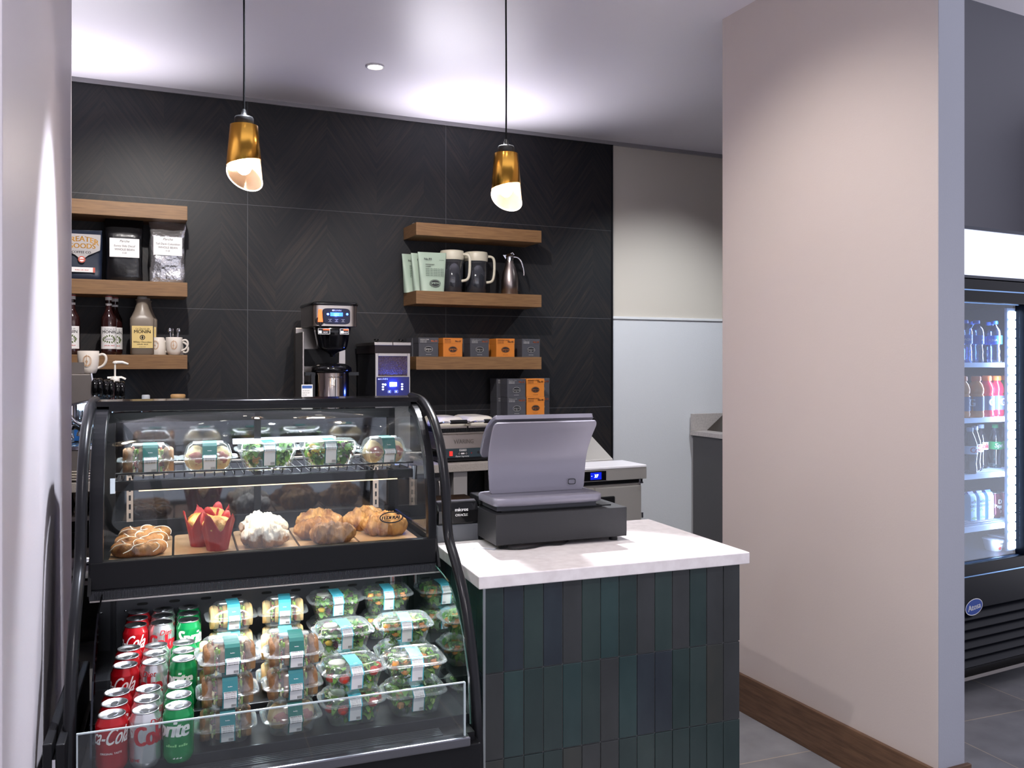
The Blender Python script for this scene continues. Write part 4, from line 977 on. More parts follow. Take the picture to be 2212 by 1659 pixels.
# ================================================================ cans
lidm = mat('can_aluminium', '#c3c5c8', .28, 1); canbot = mat('can_metal', '#b5b7ba', .3, 1)
def can(col, lines, lc, name, met=.35, rough=.22):
    def mk():
        t = thing('soda_can', 'x', 'soda can', KF, 0, 0, 0)
        M().lathe([(.024, .002), (.026, 0), (.0285, .004), (.0329, .013), (.033, .018), (.033, .100), (.0322, .104), (.0268, .1155), (.0266, .118)], n=36, caps=(True, False)).build('body', mat(name, col, rough, met, coat=.3), t)
        l = M().lathe([(.0266, .1175), (.0278, .119), (.0278, .1205), (.0262, .121), (.0245, .1155), (.002, .116)], n=36, caps=(False, False)).build('lid', lidm, t)
        m = M().loft([[(x, y+.002, .1165) for x, y, _ in rr(.016, .024, 0, .7, 16)], [(x, y+.002, .1180) for x, y, _ in rr(.015, .023, 0, .7, 16)]])
        m.oval(.010, .006, lambda a, b: (a, b-.014, .1164), 0, .0008); m.build('tab', mat('tab_steel', '#8f9296', .3, 1), l)
        m = M(); f = cylf(.0334); mts = []
        for (s_, sz, x, z, shr, ci, al, bo_, sx_) in lines:
            m.text(s_, sz, (lambda x, z: (lambda a, b: f(a+x, b+z)))(x, z), ci, shr, True, al, sx=sx_, bold=bo_)
        m.build('printed_lettering', lc, t); return t
    return mk
cw = mat('can_white_ink', '#f2f0ee', .35); cr = mat('can_red_ink', '#b3212c', .35); cgk = mat('can_dark_ink', '#3a3a40', .4); cgn = mat('can_green_ink', '#8fd08a', .4)
COKE = Kind(can('#ac0e18', [('Coca-Cola', .050, 0, .065, .38, 0, 0, .012, .56), ('ORIGINAL TASTE', .006, .022, .044, 0, 0, 0, .02, 1), ('RECYCLE ME', .011, -.052, .016, 0, 0, 0, .02, 1)], [cw], 'can_red'))
DIET = Kind(can('#c9c9cb', [('Coke', .060, .002, .053, 0, 0, 0, .045, .62), ('Diet', .019, .010, .0935, .3, 0, 0, .01, 1), ('RECYCLE ME', .009, -.052, .018, 0, 0, 0, .03, 1), ('Coke', .060, .104, .053, 0, 0, 0, .045, .62)], [cr], 'can_silver', .75, .25))
SPRI = Kind(can('#0c8a4a', [('Sprite', .052, .0, .062, .2, 0, 0, .045, .72), ('~5 4', .012, .018, .040, .1, 1, 0, 0, 1), ('~2 2 2', .006, .02, .014, 0, 0, 0, 0, 1)], [cw, cgn], 'can_green'))
lvz = [(.112, .598, 'lowest step'), (.300, .625, 'middle step'), (.560, .649, 'rear step')]
for s, (v0, z, nm) in enumerate(lvz):
    for k, un, cn in ((COKE, (.055, .069, .082), 'red cola can'), (DIET, (.122, .134, .148), 'silver diet cola can'), (SPRI, (.190, .202, .217), 'green lemon-lime can')):
        for j in range(3):
            rot = {0: [-30, -58, -56][s], 1: [36, -30, 10][s], 2: [-30, -34, 26][s]}[[COKE, DIET, SPRI].index(k)]+[0, 35, -50][j]
            u = un[s]+j*.001
            v = v0+j*.0672-(.067 if s == 0 else 0)
            if s == 0: v = .112-.067+.0+j*.0672+.012
            k.put(KF, u+.008, v+.004, z, rot-8, '%s on the %s of the lower case, %s of three' % (cn, nm, ['front', 'middle', 'rear'][j]), 'soda cans in the display case')

# ================================================================ food containers
bread = {'wheat': mat('wheat_bread', '#7a5232', .7, var=(25, '#b58a5c', .8), bump=(60, .4)), 'bun': mat('bagel_crust', '#d9a963', .5, var=(18, '#f0d7a4', .8), bump=(30, .2)), 'pita': mat('wrap_bread', '#d9bd8c', .7, var=(30, '#a87a48', .6))}
crumb = mat('bread_crumb', '#d9c09a', .8, bump=(90, .5)); lettuce = mat('lettuce', '#7fa83c', .5, var=(14, '#c4d97c', .7)); leaf1 = mat('spinach_leaf', '#2f5a1f', .45, var=(20, '#4c7f2a', .6)); leaf2 = mat('green_leaf', '#5d9a2a', .45, var=(20, '#93c04a', .6))
ham = mat('ham', '#b86a5c', .5, var=(20, '#8c3f38', .6)); tom = mat('tomato', '#c8351f', .3); cheese = mat('cheese', '#e8d9a8', .5); chick = mat('grilled_chicken', '#b5773c', .6, var=(30, '#d9a468', .8), bump=(40, .4)); crout = mat('crispy_chicken', '#c8752a', .7, var=(28, '#e8a850', .8), bump=(50, .6)); purple = mat('radicchio', '#5c2338', .5); carrot = mat('carrot', '#dd7a28', .5); egg = mat('egg_white', '#efe9dc', .4); corn = mat('corn_yellow', '#e0b83a', .5)
tealm = mat('teal_band', '#2f7f86', .45); teald = mat('deep_teal_band', '#1f6a62', .45); aqua = mat('aqua_band', '#49b3c4', .45)
def band(t, bm, prof, w=.036, u=0, white_from=.55):
    """a paper sleeve label wrapped over the lid and down the front; prof from the back over the top to the front bottom"""
    m = M(); P = prof; L_ = [0]
    for a, b in zip(P, P[1:]): L_.append(L_[-1]+math.hypot(b[0]-a[0], b[1]-a[1]))
    rings = [[(u-w/2, a, b), (u+w/2, a, b)] for a, b in P]
    for i in range(len(P)-1): m.add([rings[i][0], rings[i][1], rings[i+1][1], rings[i+1][0]], [(0, 1, 2, 3)], 0)
    tot = L_[-1]
    def at(s_):
        for i in range(len(P)-1):
            if s_ <= L_[i+1] or i == len(P)-2:
                f = (s_-L_[i])/(L_[i+1]-L_[i]); a = P[i][0]+(P[i+1][0]-P[i][0])*f; b = P[i][1]+(P[i+1][1]-P[i][1])*f
                d = Vector((P[i+1][0]-P[i][0], P[i+1][1]-P[i][1])).normalized(); return a, b, d
    s0 = tot*white_from; pts = [s0]+[x for x in L_ if s0 < x < tot-.002]+[tot-.001]
    def q(x, s_, off=.0006):
        a, b, d = at(s_); return (u+x, a+d.y*off, b-d.x*off)
    def q2(x, s_, off):
        a, b, d = at(s_); nx, nz = d.y, -d.x
        return (u+x, a+(nx)*off, b+nz*off)
    sgn = 1
    a, b, d = at(tot*.95)
    if d.y*1 > 0: sgn = 1
    off = -.0007 if at(tot*.95)[2].y > 0 else .0007
    for a_, b_ in zip(pts, pts[1:]): m.add([q2(-w*.42, a_, off), q2(w*.42, a_, off), q2(w*.42, b_, off), q2(-w*.42, b_, off)], [(0, 1, 2, 3)], 1)
    for k in range(7):
        s_ = s0+.004+k*.0034
        if s_ < tot-.012: m.text('nutrition facts' if k == 0 else '~6 3 5 4', .0046 if k == 0 else .0026, lambda x, y, s_=s_: q2(x-(0 if k == 0 else .0), s_-y, off*1.5), 2, bold=.04 if k == 0 else 0)
    for k in range(9): m.add([q2(w*(.08+k*.035), tot-.010, off*1.5), q2(w*(.095+k*.035), tot-.010, off*1.5), q2(w*(.095+k*.035), tot-.003, off*1.5), q2(w*(.08+k*.035), tot-.003, off*1.5)], [(0, 1, 2, 3)], 2)
    m.text('~6', .004, lambda x, y: q2(x, s0-.010-y, off*1.3), 1)
    return m.build('label_band', [bm, paper, ink], t)
def sandwich_box(kind, bm):
    def mk():
        t = thing('sandwich_box', 'x', 'sandwich box', KF, 0, 0, 0)
        W_, D_ = .118, .098
        M().loft([rr(W_*.80, D_*.76, .001, .5, 56), rr(W_*.86, D_*.84, .006, .5, 56, .012, 28), rr(W_*.97, D_*.97, .034, .5, 56, .012, 28), rr(W_, D_, .038, .5, 56), rr(W_*1.19, D_*1.16, .0385, .38, 56), rr(W_*1.20, D_*1.17, .0375, .38, 56)], [0, 0, 0, 1, 1], caps=(True, False)).build('tray', [clearp, clearr], t)
        M().loft([rr(W_*1.19, D_*1.16, .0400, .38, 56), rr(W_, D_, .0405, .5, 56), rr(W_*.97, D_*.97, .046, .5, 56, .014, 28), rr(W_*.84, D_*.80, .068, .55, 56, .014, 28), rr(W_*.72, D_*.66, .074, .6, 56)], [1, 0, 0, 0], caps=(False, True)).build('lid', [clearp, clearr], t)
        M().loft([rr(W_*.62, .030, .0745, .6, 28), rr(W_*.60, .028, .0775, .6, 28)]).build('lid_ridge', clear('frosted_plastic', '#d5dadb', .4, 1.5, .35), t)
        br = bread[kind]; cut = crumb
        if kind == 'pita':
            for x in (-.028, .028):
                m = M().ball((x, 0, .036), .030, n=18, sc=(.9, 1.15, 1.0), nz=.15, seed=x*90, m=10); b_ = m.build('wrap_half', br, t)
                M().ball((x, -.026, .038), .018, n=12, sc=(1, .5, .9), nz=.4, seed=3).build('filling', ham, b_)
        else:
            for sx_ in (-1, 1):
                x = sx_*.029
                m = M()
                for dx, w in ((-.017, .0135), (.017, .0135)):
                    rg_ = []
                    for k in range(7):
                        f = k/6-.5; s_ = math.sqrt(max(0, 1-(f*1.75)**2))
                        rg_.append([(x+dx+f*w*2*.8, yy*(.6+.4*s_)+noise.noise(Vector((yy*60, zz*60, x*50)))*.001, .006+(zz+.031)*(.85+.15*s_)) for yy, zz, _ in rr(.080, .062, 0, .62 if kind == 'wheat' else .85, 20)])
                    m.loft(rg_)
                b_ = m.build('bread_slices', br, t)
                f = M()
                for i in range(26):
                    yy = random.uniform(-.036, .036); zz = random.uniform(.012, .062); a = random.uniform(0, 3)
                    f.ball((x+random.uniform(-.005, .005), yy, zz), random.uniform(.004, .008), random.choice([0, 0, 1, 1, 2]), 7, (.5, 1, 1.1), .5, i, 4)
                f.build('filling', [lettuce, ham, cheese], b_)
        P = [(.034, .0765), (.0, .0785), (-.034, .076), (-.040, .0695), (-.048, .047), (-.0575, .0415), (-.0575, .036), (-.049, .032), (-.042, .008)]
        band(t, bm, P, .034, .004, .66); return t
    return mk
SW = Kind(sandwich_box('wheat', tealm)); SB = Kind(sandwich_box('bun', aqua)); SWD = Kind(sandwich_box('wheat', teald)); SPI = Kind(sandwich_box('pita', teald)); SBL = Kind(sandwich_box('bun', tealm))
def salad_box(kind, bm, seed):
    def mk():
        rnd = random.Random(seed)
        t = thing('salad_box', 'x', 'salad box', KF, 0, 0, 0)
        W_, D_ = .142, .112
        M().loft([rr(W_*.76, D_*.74, .001, .42, 48), rr(W_*.80, D_*.78, .004, .42, 48), rr(W_*.99, D_*.98, .050, .42, 48), rr(W_*1.0, D_*1.0, .053, .42, 48), rr(W_*1.13, D_*1.12, .0535, .42, 48), rr(W_*1.14, D_*1.13, .0525, .42, 48)], [0, 0, 0, 1, 1], caps=(True, False)).build('bowl', [clearp, clearr], t)
        M().loft([rr(W_*1.14, D_*1.13, .0555, .42, 48), rr(W_*1.10, D_*1.08, .058, .42, 48), rr(W_*1.03, D_*1.0, .058, .45, 48), rr(W_*.97, D_*.94, .070, .48, 48), rr(W_*.90, D_*.86, .0735, .5, 48), rr(W_*.86, D_*.80, .0715, .5, 48)], [1, 1, 0, 0, 0], caps=(False, True)).build('lid', [clearp, clearr], t)
        g = M()
        def fill(z):  # half extents at height z
            f = .76+.20*min(1, z/.05); return W_*f/2-.008, D_*f/2-.008
        for i in range(210):
            z = rnd.uniform(.006, .058) if i % 3 else rnd.uniform(.040, .062); a, b = fill(min(z, .05)); th2 = rnd.uniform(0, 2*PI); r_ = rnd.uniform(.55, 1)**.5
            e = .5; x = math.copysign(abs(math.cos(th2))**e, math.cos(th2))*a*r_; y = math.copysign(abs(math.sin(th2))**e, math.sin(th2))*b*r_
            L_ = rnd.uniform(.009, .017); A = Matrix.Rotation(rnd.uniform(0, 6.28), 3, 'Z') @ Matrix.Rotation(rnd.uniform(-1.3, 1.3), 3, 'X')
            vs = []
            for q in range(4):
                f = q/3; ww = L_*.55*math.sin(PI*(f*.8+.12)); bend = L_*.5*math.sin(f*2.2)
                for s_ in (-1, 0, 1): vs.append(tuple(A @ Vector((s_*ww, (f-.5)*2*L_*.8, bend+(.002 if s_ else 0)+.0015*math.sin(q*3+i)))))
            fs = []
            for q in range(3):
                for s_ in (0, 1): fs.append((q*3+s_, q*3+s_+1, q*3+s_+4, q*3+s_+3))
            g.add([(vx+x*.96, vy+y*.96, max(.004, min(.067, vz+z))) for vx, vy, vz in vs], fs, rnd.choice([0, 0, 1, 1, 1, 2] if kind != 'spring' else [0, 1, 1, 3, 2]), True)
        go = g.build('salad_leaves', [leaf1, leaf2, lettuce, purple], t); go['kind'] = 'stuff'
        if kind == 'crispy':
            for cx, mt_, n_ in ((.036, crout, 16), (-.034, crout, 12)):
                m = M()
                for i in range(n_): m.ball((cx+rnd.uniform(-.020, .020), rnd.uniform(-.046, .03), rnd.uniform(.030, .060)), rnd.uniform(.006, .010), 0, 8, (1.3, 1, .8), .6, i, 5)
                m.build('crispy_chicken', mt_, t)
            M().lathe([(.017, .045), (.021, .064), (.019, .066), (.002, .065)], c=(-.03, .012, 0), n=20).build('dressing_cup', clear('cup_plastic', '#efe6d6', .2, 1.5, .3), t)
        elif kind == 'chicken':
            m = M()
            for i in range(15): m.box(-.007, .007, -.006, .006, -.006, .006, 0, xf=(lambda A, p: (lambda x, y, z: tuple(A @ Vector((x, y, z))+p)))(Matrix.Rotation(rnd.uniform(0, 3), 3, (rnd.random(), rnd.random(), rnd.random()+.1)), Vector((rnd.uniform(-.045, .015), -.030-rnd.uniform(-.02, .012), rnd.uniform(.024, .056)))))
            m.build('chicken_cubes', chick, t, bevel=.002)
        elif kind == 'tomato':
            m = M()
            for i, (x, y) in enumerate([(-.028, -.044), (.045, -.042), (-.055, -.02), (.06, -.015), (.03, .03)]): m.ball((x, y, .040+.01*(i % 2)), .013, 0, 12, (1, .7, .9))
            m.build('tomato_wedges', tom, t)
            m = M()
            for i in range(10): m.box(-.012, .012, -.0018, .0018, -.0018, .0018, xf=(lambda A, p: (lambda x, y, z: tuple(A @ Vector((x, y, z))+p)))(Matrix.Rotation(rnd.uniform(0, 3), 3, 'Y') @ Matrix.Rotation(rnd.uniform(0, 3), 3, 'Z'), Vector((rnd.uniform(-.04, .05), rnd.uniform(-.042, .02), rnd.uniform(.022, .054)))))
            m.build('carrot_sticks', carrot, t)
            M().lathe([(.016, .05), (.022, .066), (.020, .068), (.002, .067)], c=(-.034, .008, 0), n=20).build('dressing_cup', egg, t)
        else:
            m = M()
            for i in range(9): m.ball((rnd.uniform(-.05, -.015), rnd.uniform(-.048, .02), rnd.uniform(.03, .060)), .009, 0, 8, (1.2, 1, .8), .3, i, 5)
            for i in range(14): m.ball((rnd.uniform(-.05, .05), rnd.uniform(-.047, .03), rnd.uniform(.03, .063)), .004, 1, 6, (1.2, 1, .8), .4, i, 4)
            m.build('yellow_fruit', [corn, egg], t)
            M().lathe([(.016, .05), (.022, .066), (.020, .068), (.002, .067)], c=(-.03, .01, 0), n=20).build('dressing_cup', egg, t)
        P = [(.030, .0740), (.0, .0745), (-.036, .0742), (-.046, .0725), (-.058, .0600), (-.0645, .0570), (-.0645, .052), (-.0575, .050), (-.050, .014)]
        band(t, bm, P, .032, .0, .54); return t
    return mk
LT = Kind(salad_box('tomato', aqua, 1)); LC = Kind(salad_box('crispy', aqua, 2)); LK = Kind(salad_box('chicken', tealm, 3)); LS = Kind(salad_box('spring', aqua, 4)); LKD = Kind(salad_box('chicken', teald, 5)); LSD = Kind(salad_box('spring', teald, 6))
G1 = 'boxed sandwiches in the lower case'; G2 = 'boxed salads in the lower case'
# sandwich columns: front stack of three, then two, then two
for i, (k, nm) in enumerate([(SW, 'bottom'), (SW, 'middle'), (SWD, 'top')]):
    k.put(KF, .302+(.004*i), .140+(i-1)*.002, .598+i*.0765, -2+i*2, 'brown-bread sandwich box beside the front soda cans, %s of stack of three' % nm, G1)
for i, (k, nm) in enumerate([(SPI, 'bottom'), (SW, 'middle'), (SWD, 'top')]):
    k.put(KF, .452+(.003*i), .138, .598+i*.0765, 2-i*2, 'sandwich box left of the front tomato salad, %s of stack of three' % nm, G1)
for i, (k, nm) in enumerate([(SW, 'lower'), (SB, 'upper')]):
    k.put(KF, .306, .340, .625+i*.0765, 1, 'sandwich box in middle row nearest the cans, %s of two' % nm, G1)
    (SB).put(KF, .458, .345, .625+i*.0765, -3, 'pale bun sandwich box in middle row beside salads, %s of two' % nm, G1)
    SB.put(KF, .338, .590, .649+i*.0765, 3, 'sandwich box in rear row nearest the cans, %s of two' % nm, G1)
    SB.put(KF, .482, .590, .649+i*.0765, -4, 'round bun sandwich box in rear row beside salads, %s of two' % nm, G1)
for i, (a, b, nm) in enumerate([(LT, LK, 'lower'), (LT, LC, 'upper')]):
    a.put(KF, .600, .148, .598+i*.0755, 4*i, 'tomato salad box in front row beside the sandwiches, %s of two' % nm, G2)
    b.put(KF, .758, .150, .598+i*.0755, -3*i, 'chicken salad box in front row at right glass end, %s of two' % nm, G2)
for i, (a, b, nm) in enumerate([(LS, LC, 'lower'), (LS, LC, 'upper')]):
    a.put(KF, .618, .372, .625+i*.0755, 3, 'mixed leaf salad box in middle row beside bun sandwiches, %s of two' % nm, G2)
    b.put(KF, .788, .375, .625+i*.0755, -4, 'crispy chicken salad box in middle row at right end, %s of two' % nm, G2)
    (LS).put(KF, .636, .612, .649+i*.0755, 2, 'mixed leaf salad box in rear row left of crispy chicken, %s of two' % nm, G2)
    (LC).put(KF, .792, .620, .649+i*.0755, -2, 'crispy chicken salad box in rear row by the thermometer, %s of two' % nm, G2)
# upper rack
G3 = 'boxes on the wire rack'
SWD.put(KF, .122, .560, 1.1765, 2, 'sandwich box at the far left of the upper wire rack', G3).scale = (1.12, 1.12, 1.10)
SPI.put(KF, .276, .565, 1.1765, -2, 'pale wrap box second from left on the upper wire rack', G3).scale = (1.12, 1.12, 1.10)
LKD.put(KF, .437, .575, 1.1765, 1, 'chicken salad box in the middle of the upper wire rack', G3).scale = (1.12, 1.12, 1.10)
LSD.put(KF, .610, .575, 1.1765, -1, 'yellow and green salad box second from right on wire rack', G3).scale = (1.12, 1.12, 1.10)
SPI.put(KF, .772, .565, 1.1765, 3, 'wrap box with dark green band at right end of wire rack', G3).scale = (1.12, 1.12, 1.10)

# ================================================================ pastries
maple = mat('serving_board_wood', '#a57f5c', .35, var=(6, '#c4a682', .8, (1, .2, 1)), coat=.2)
for i, (a, b) in enumerate([(.030, .182), (.188, .346), (.352, .510), (.516, .676), (.682, .850)]):
    o = M().loft([[(x+(b-a)/2, y+.16, z) for x, y, _ in rr(b-a, .32, 0, .12, 28)] for z in (.0, .012)]).build('serving_board', maple, bevel=.002)
    o.location = KF.w(a, .428, .9605); o.rotation_euler = (0, 0, KF.a)
    tag(o, 'light wooden serving board under the %s' % ['iced danishes, far left', 'red muffins', 'sugar-dusted croissants', 'golden croissants', 'rightmost croissants'][i], 'serving board', 'pastry boards')
BZ = .973
def pastry_mat(nm, c1, c2, sugar=None):
    m = mat(nm, c1, .5, var=(30, c2, .9, (1, 1, .5)), bump=(75, .75, (1, 1, .5)), coat=.1)
    if sugar and 'sugar' not in m:
        m['sugar'] = 1; n = m.node_tree.nodes; L = m.node_tree.links; b = n['Principled BSDF']
        tc = n.new('ShaderNodeTexCoord'); ns = n.new('ShaderNodeTexNoise'); ns.inputs['Scale'].default_value = 30; ns.inputs['Detail'].default_value = 6; L.new(tc.outputs['Object'], ns.inputs[0])
        se = n.new('ShaderNodeSeparateXYZ'); L.new(tc.outputs['Object'], se.inputs[0])
        a = n.new('ShaderNodeMath'); a.operation = 'MULTIPLY_ADD'; L.new(se.outputs[2], a.inputs[0]); a.inputs[1].default_value = 14; L.new(ns.outputs[0], a.inputs[2])
        rp = n.new('ShaderNodeValToRGB'); rp.color_ramp.elements[0].position = .84; rp.color_ramp.elements[1].position = 1.12; L.new(a.outputs[0], rp.inputs[0])
        mx = n.new('ShaderNodeMixRGB'); old = b.inputs['Base Color'].links[0].from_socket
        L.new(rp.outputs[0], mx.inputs[0]); L.new(old, mx.inputs[1]); mx.inputs[2].default_value = hx(sugar); L.new(mx.outputs[0], b.inputs['Base Color'])
    return m
gol = pastry_mat('golden_crust', '#5f3416', '#bd8548'); gol2 = pastry_mat('pale_golden_crust', '#7d4a1e', '#cf9c5a'); alm = pastry_mat('sugared_crust', '#573218', '#a87444', '#e2d8cc')
icing = mat('white_icing', '#f2e8dc', .3); jam = mat('fruit_filling', '#8c4a2a', .25, coat=.5)
def croissant(L_, r, mt_, seed, curve=.5, fl=.85, lobes=6):
    t = thing('croissant', 'x', 'croissant', KF, 0, 0, 0); rings = []; N = 72; n = 40
    for i in range(N+1):
        f = i/N; a = (f-.5)*curve*2; x = math.sin(a)/curve*L_/2 if curve else (f-.5)*L_; y = (1-math.cos(a))/curve*L_*.6
        env = (max(0, math.sin(PI*(.06+.88*f))))**.62; k = r*env*.93*(1+.20*abs(math.sin(f*PI*lobes+seed)))
        d = Vector((math.cos(a), math.sin(a), 0)); nn = Vector((-d.y, d.x, 0)); ring = []
        for j in range(n):
            b = 2*PI*j/n; c, s_ = math.cos(b), math.sin(b)
            p = nn*c*k+Vector((0, 0, s_*k*fl)); q = Vector((x, y, 0))+p
            e = noise.noise(q*30+Vector((seed*5, 0, 0)))*.011*env+noise.noise(q*85+Vector((seed, 3, 0)))*.0045*env+noise.noise(Vector((f*60, c*2+seed, s_*2)))*.004*env
            q += (nn*c+Vector((0, 0, s_)))*e
            ring.append((q.x, q.y, max(0, q.z+r*fl*.78)))
        rings.append(ring)
    M().loft(rings).build('crust', mt_, t); return t
CA1 = Kind(lambda: croissant(.125, .037, alm, 1, .35, .9, 4)); CA2 = Kind(lambda: croissant(.120, .039, alm, 5, .3, .95, 5))
CG1 = Kind(lambda: croissant(.125, .037, gol, 2, .8, .9, 6)); CG2 = Kind(lambda: croissant(.135, .040, gol2, 3, .6, .9, 5))
G4 = 'croissants in the display case'
CA1.put(KF, .424, .492, BZ, -6, 'sugar-dusted croissant at the front of the middle board', G4); CA2.put(KF, .436, .590, BZ, 12, 'sugar-dusted croissant right behind the front sugared one', G4)
CA1.put(KF, .430, .690, BZ, 190, 'sugar-dusted croissant at back of the middle board', G4)
CG1.put(KF, .606, .468, BZ, -12, 'golden brown croissant at front, second board from right', G4); CG1.put(KF, .575, .560, BZ, 25, 'golden croissant in the middle, second board from right', G4); CG2.put(KF, .600, .670, BZ, 170, 'golden croissant at the back, second board from right', G4)
CG2.put(KF, .768, .540, BZ, -20, 'large pale golden croissant on rightmost board behind glass logo', G4); CG2.put(KF, .735, .650, BZ, 20, 'pale golden croissant at back of the rightmost board', G4)
def danish():
    t = thing('danish_pastry', 'x', 'danish', KF, 0, 0, 0); n = 48; rings = []
    def P(a, b, rr_=1.0):
        R_ = .040; k = .0185*rr_*(1+.12*math.sin(a*5)); x = (R_+k*math.cos(b))*math.cos(a)*1.18; y = (R_+k*math.cos(b))*math.sin(a)*.72; z = .0165+k*.95*math.sin(b)
        e = noise.noise(Vector((x*45, y*45, z*45)))*.0025; return (x+e, y+e, max(0, z+e))
    for i in range(n+1):
        a = 2*PI*i/n; rings.append([P(a, 2*PI*j/16) for j in range(16)])
    M().loft(rings, caps=(False, False)).build('crust', gol, t)
    M().lathe([(.027, .004), (.027, .018), (.015, .021), (.002, .021)], n=20).build('filling', jam, t)
    m = M(); rnd = random.Random(3)
    for s_ in range(6):
        a0 = s_*PI/3; pts = []
        for k in range(9):
            a = a0+k*.13+(.1*math.sin(k*1.3)); b = -.15+k*.36; pts.append(P(a, b, 1.06))
        m.tube(pts, .0013, 6)
    m.build('icing', icing, t); return t
DA = Kind(danish)
def tilt(o, x): o.rotation_euler = (R(x), 0, o.rotation_euler.z)
for i, (v, z, w) in enumerate([(.492, 0, 'frontmost'), (.590, .002, 'middle'), (.682, .004, 'rearmost')]):
    DA.put(KF, .100+i*.004, v, BZ+z, [0, 12, -10][i], 'iced ring danish on far left board, %s of three' % w, 'iced danishes')
redw = mat('red_muffin_paper', '#94171d', .5, coat=.1); muf = pastry_mat('muffin_crumb', '#b57a35', '#ecc983')
def muffin():
    t = thing('muffin', 'x', 'muffin', KF, 0, 0, 0); n = 48; rings = []
    for j in range(9):
        f = j/8; ring = []
        for i in range(n):
            a = 2*PI*i/n; pk = (abs(math.sin(a*2)))**1.6; h = .054+.046*pk
            r_ = .028+.013*f+(.006*pk*f*f)+.0015*math.sin(a*12)*(.4+f)
            ring.append((r_*math.cos(a), r_*math.sin(a), h*f))
        rings.append(ring)
    M().loft(rings+[[(x*.975, y*.975, z) for x, y, z in r_] for r_ in rings[::-1]], caps=(True, True)).build('paper_wrapper', redw, t)
    M().ball((0, 0, .064), .038, n=24, sc=(1, 1, .72), nz=.22, seed=4, m=12).build('muffin_top', muf, t); return t
MU = Kind(muffin)
MU.put(KF, .298, .492, BZ, 10, 'muffin in red tulip paper, frontmost of three', 'muffins in red paper'); MU.put(KF, .258, .565, BZ, 50, 'muffin in red tulip paper, behind left of the front one', 'muffins in red paper'); MU.put(KF, .292, .652, BZ, 25, 'muffin in red tulip paper, rearmost of three', 'muffins in red paper')
# ================================================================ drinks fridge
fb = mat('fridge_black', '#070912', .3, spec=.2); fin = mat('fridge_lining', '#1d2638', .3); fwh = mat('fridge_shelf_white', '#c9d4e4', .35)
t = fr = thing('drinks_fridge', 'tall black glass-door drinks fridge with lit white header behind the partition', 'drinks fridge', FF, 0, 0, 0)
U0, U1 = -.235, .72
M().box(U0, U1, .03, .76, 1.86, 2.08).box(U0, U0+.02, .05, .76, .15, 1.86).box(U1-.02, U1, .05, .76, .15, 1.86).box(U0, U1, .74, .76, .15, 1.86).box(U0, U1, .05, .76, .10, .58).box(U0, U1, .05, .76, 1.76, 1.86).build('cabinet', fb, t)
M().box(U0+.02, U1-.02, .055, .74, .58, .592).box(U0+.02, U1-.02, .728, .74, .59, 1.76).box(U0+.02, U0+.03, .06, .74, .58, 1.76).box(U1-.03, U1-.02, .06, .74, .58, 1.76).build('lining', fin, t)
M().box(U0, U1, .0, .03, 1.866, 2.072).build('header_lightbox', mat('header_glow', '#ffffff', .3, emis='#cddaff', es=.36), t, bevel=.008)
M().box(U0, U1, -.004, .04, 2.070, 2.084).box(U0, U1, -.004, .03, 1.856, 1.868).build('header_frame', mat('header_rail', '#232838', .3), t)
M().box(U0+.05, U1-.05, .012, .02, 1.94, 2.0)
d = M().box(U0, U1, -.012, .045, 1.750, 1.850).box(U0, U1, -.012, .045, .545, .600).box(U0, U0+.06, -.012, .045, .60, 1.75).box(.402, .465, -.012, .045, .60, 1.75).box(U1-.05, U1, -.012, .045, .60, 1.75).build('door_frame', fb, t, bevel=.003)
M().box(U0+.06, .402, .012, .018, .60, 1.75).box(.465, U1-.05, .012, .018, .60, 1.75).build('door_glass', clear('fridge_glass', '#dce8f6', .02, 1.45, .02), d)
M().box(U0, U1, -.016, .0, 1.800, 1.805).box(U0, U1, -.016, .0, .545, .550).box(U0+.06, .402, .005, .011, .598, .603).box(U0+.06, .402, .005, .011, 1.746, 1.751).build('chrome_lines', mat('cool_chrome', '#8fb6e8', .15, 1), d)
m = M()
for k in range(26): m.loft([[(x+.378, .034, z_+.64+k*.0425) for x, z_, _ in rr(.066, .041, 0, .5, 16)], [(x+.378, .031, z_+.64+k*.0425) for x, z_, _ in rr(.060, .038, 0, .5, 16)]])
ld = m.build('door_light_strip', mat('fridge_led', '#ffffff', .3, emis='#e6f0ff', es=3), t)
M().box(.340, .416, .035, .046, .615, 1.735).build('light_strip_housing', mat('strip_housing', '#cfd8e6', .4), t)
o = lamp('fridge_light', 'AREA', FF.w(.375, .05, 1.17), 5, (.80, .86, 1), 1.1, FF.w(.15, .40, 1.17), size_y=.03); o.rotation_euler.rotate_axis('Z', PI/2)
for i, z in enumerate((1.484, 1.231, .975, .735)):
    m = M().box(U0+.03, .66, .075, .085, z-.022, z)
    for k in range(19): m.box(U0+.04, .655, .09+k*.033, .094+k*.033, z-.006, z)
    for k in range(62): m.box(U0+.035+k*.0143, U0+.038+k*.0143, .075, .70, z-.004, z-.0005)
    m.build('shelf', fwh, t)
M().box(U0, U1, .0, .05, .395, .545).build('lower_panel', fb, t, bevel=.003)
m = M()
for k in range(6): m.prism([(.0, .352-k*.042), (.034, .392-k*.042), (.040, .386-k*.042), (.006, .346-k*.042)], U0, U1, 'x')
m.build('louvre_grille', fb, t, bevel=.001)
M().box(U0, U1, -.004, .05, .088, .104).build('bottom_chrome_trim', steel, t)
for x in (U0+.06, U1-.06):
    for y in (.10, .68): M().lathe([(.02, 0), (.022, .06), (.03, .10)], c=(x, y, 0), n=16).build('leg', blackp, t)
bl = mat('emblem_blue', '#1d3f8f', .35); em = front(-.001, .058, .4)
def emf(a, b): c, s_ = math.cos(.12), math.sin(.12); return (.050+a*c-b*s_, -.0015, .405+a*s_+b*c)
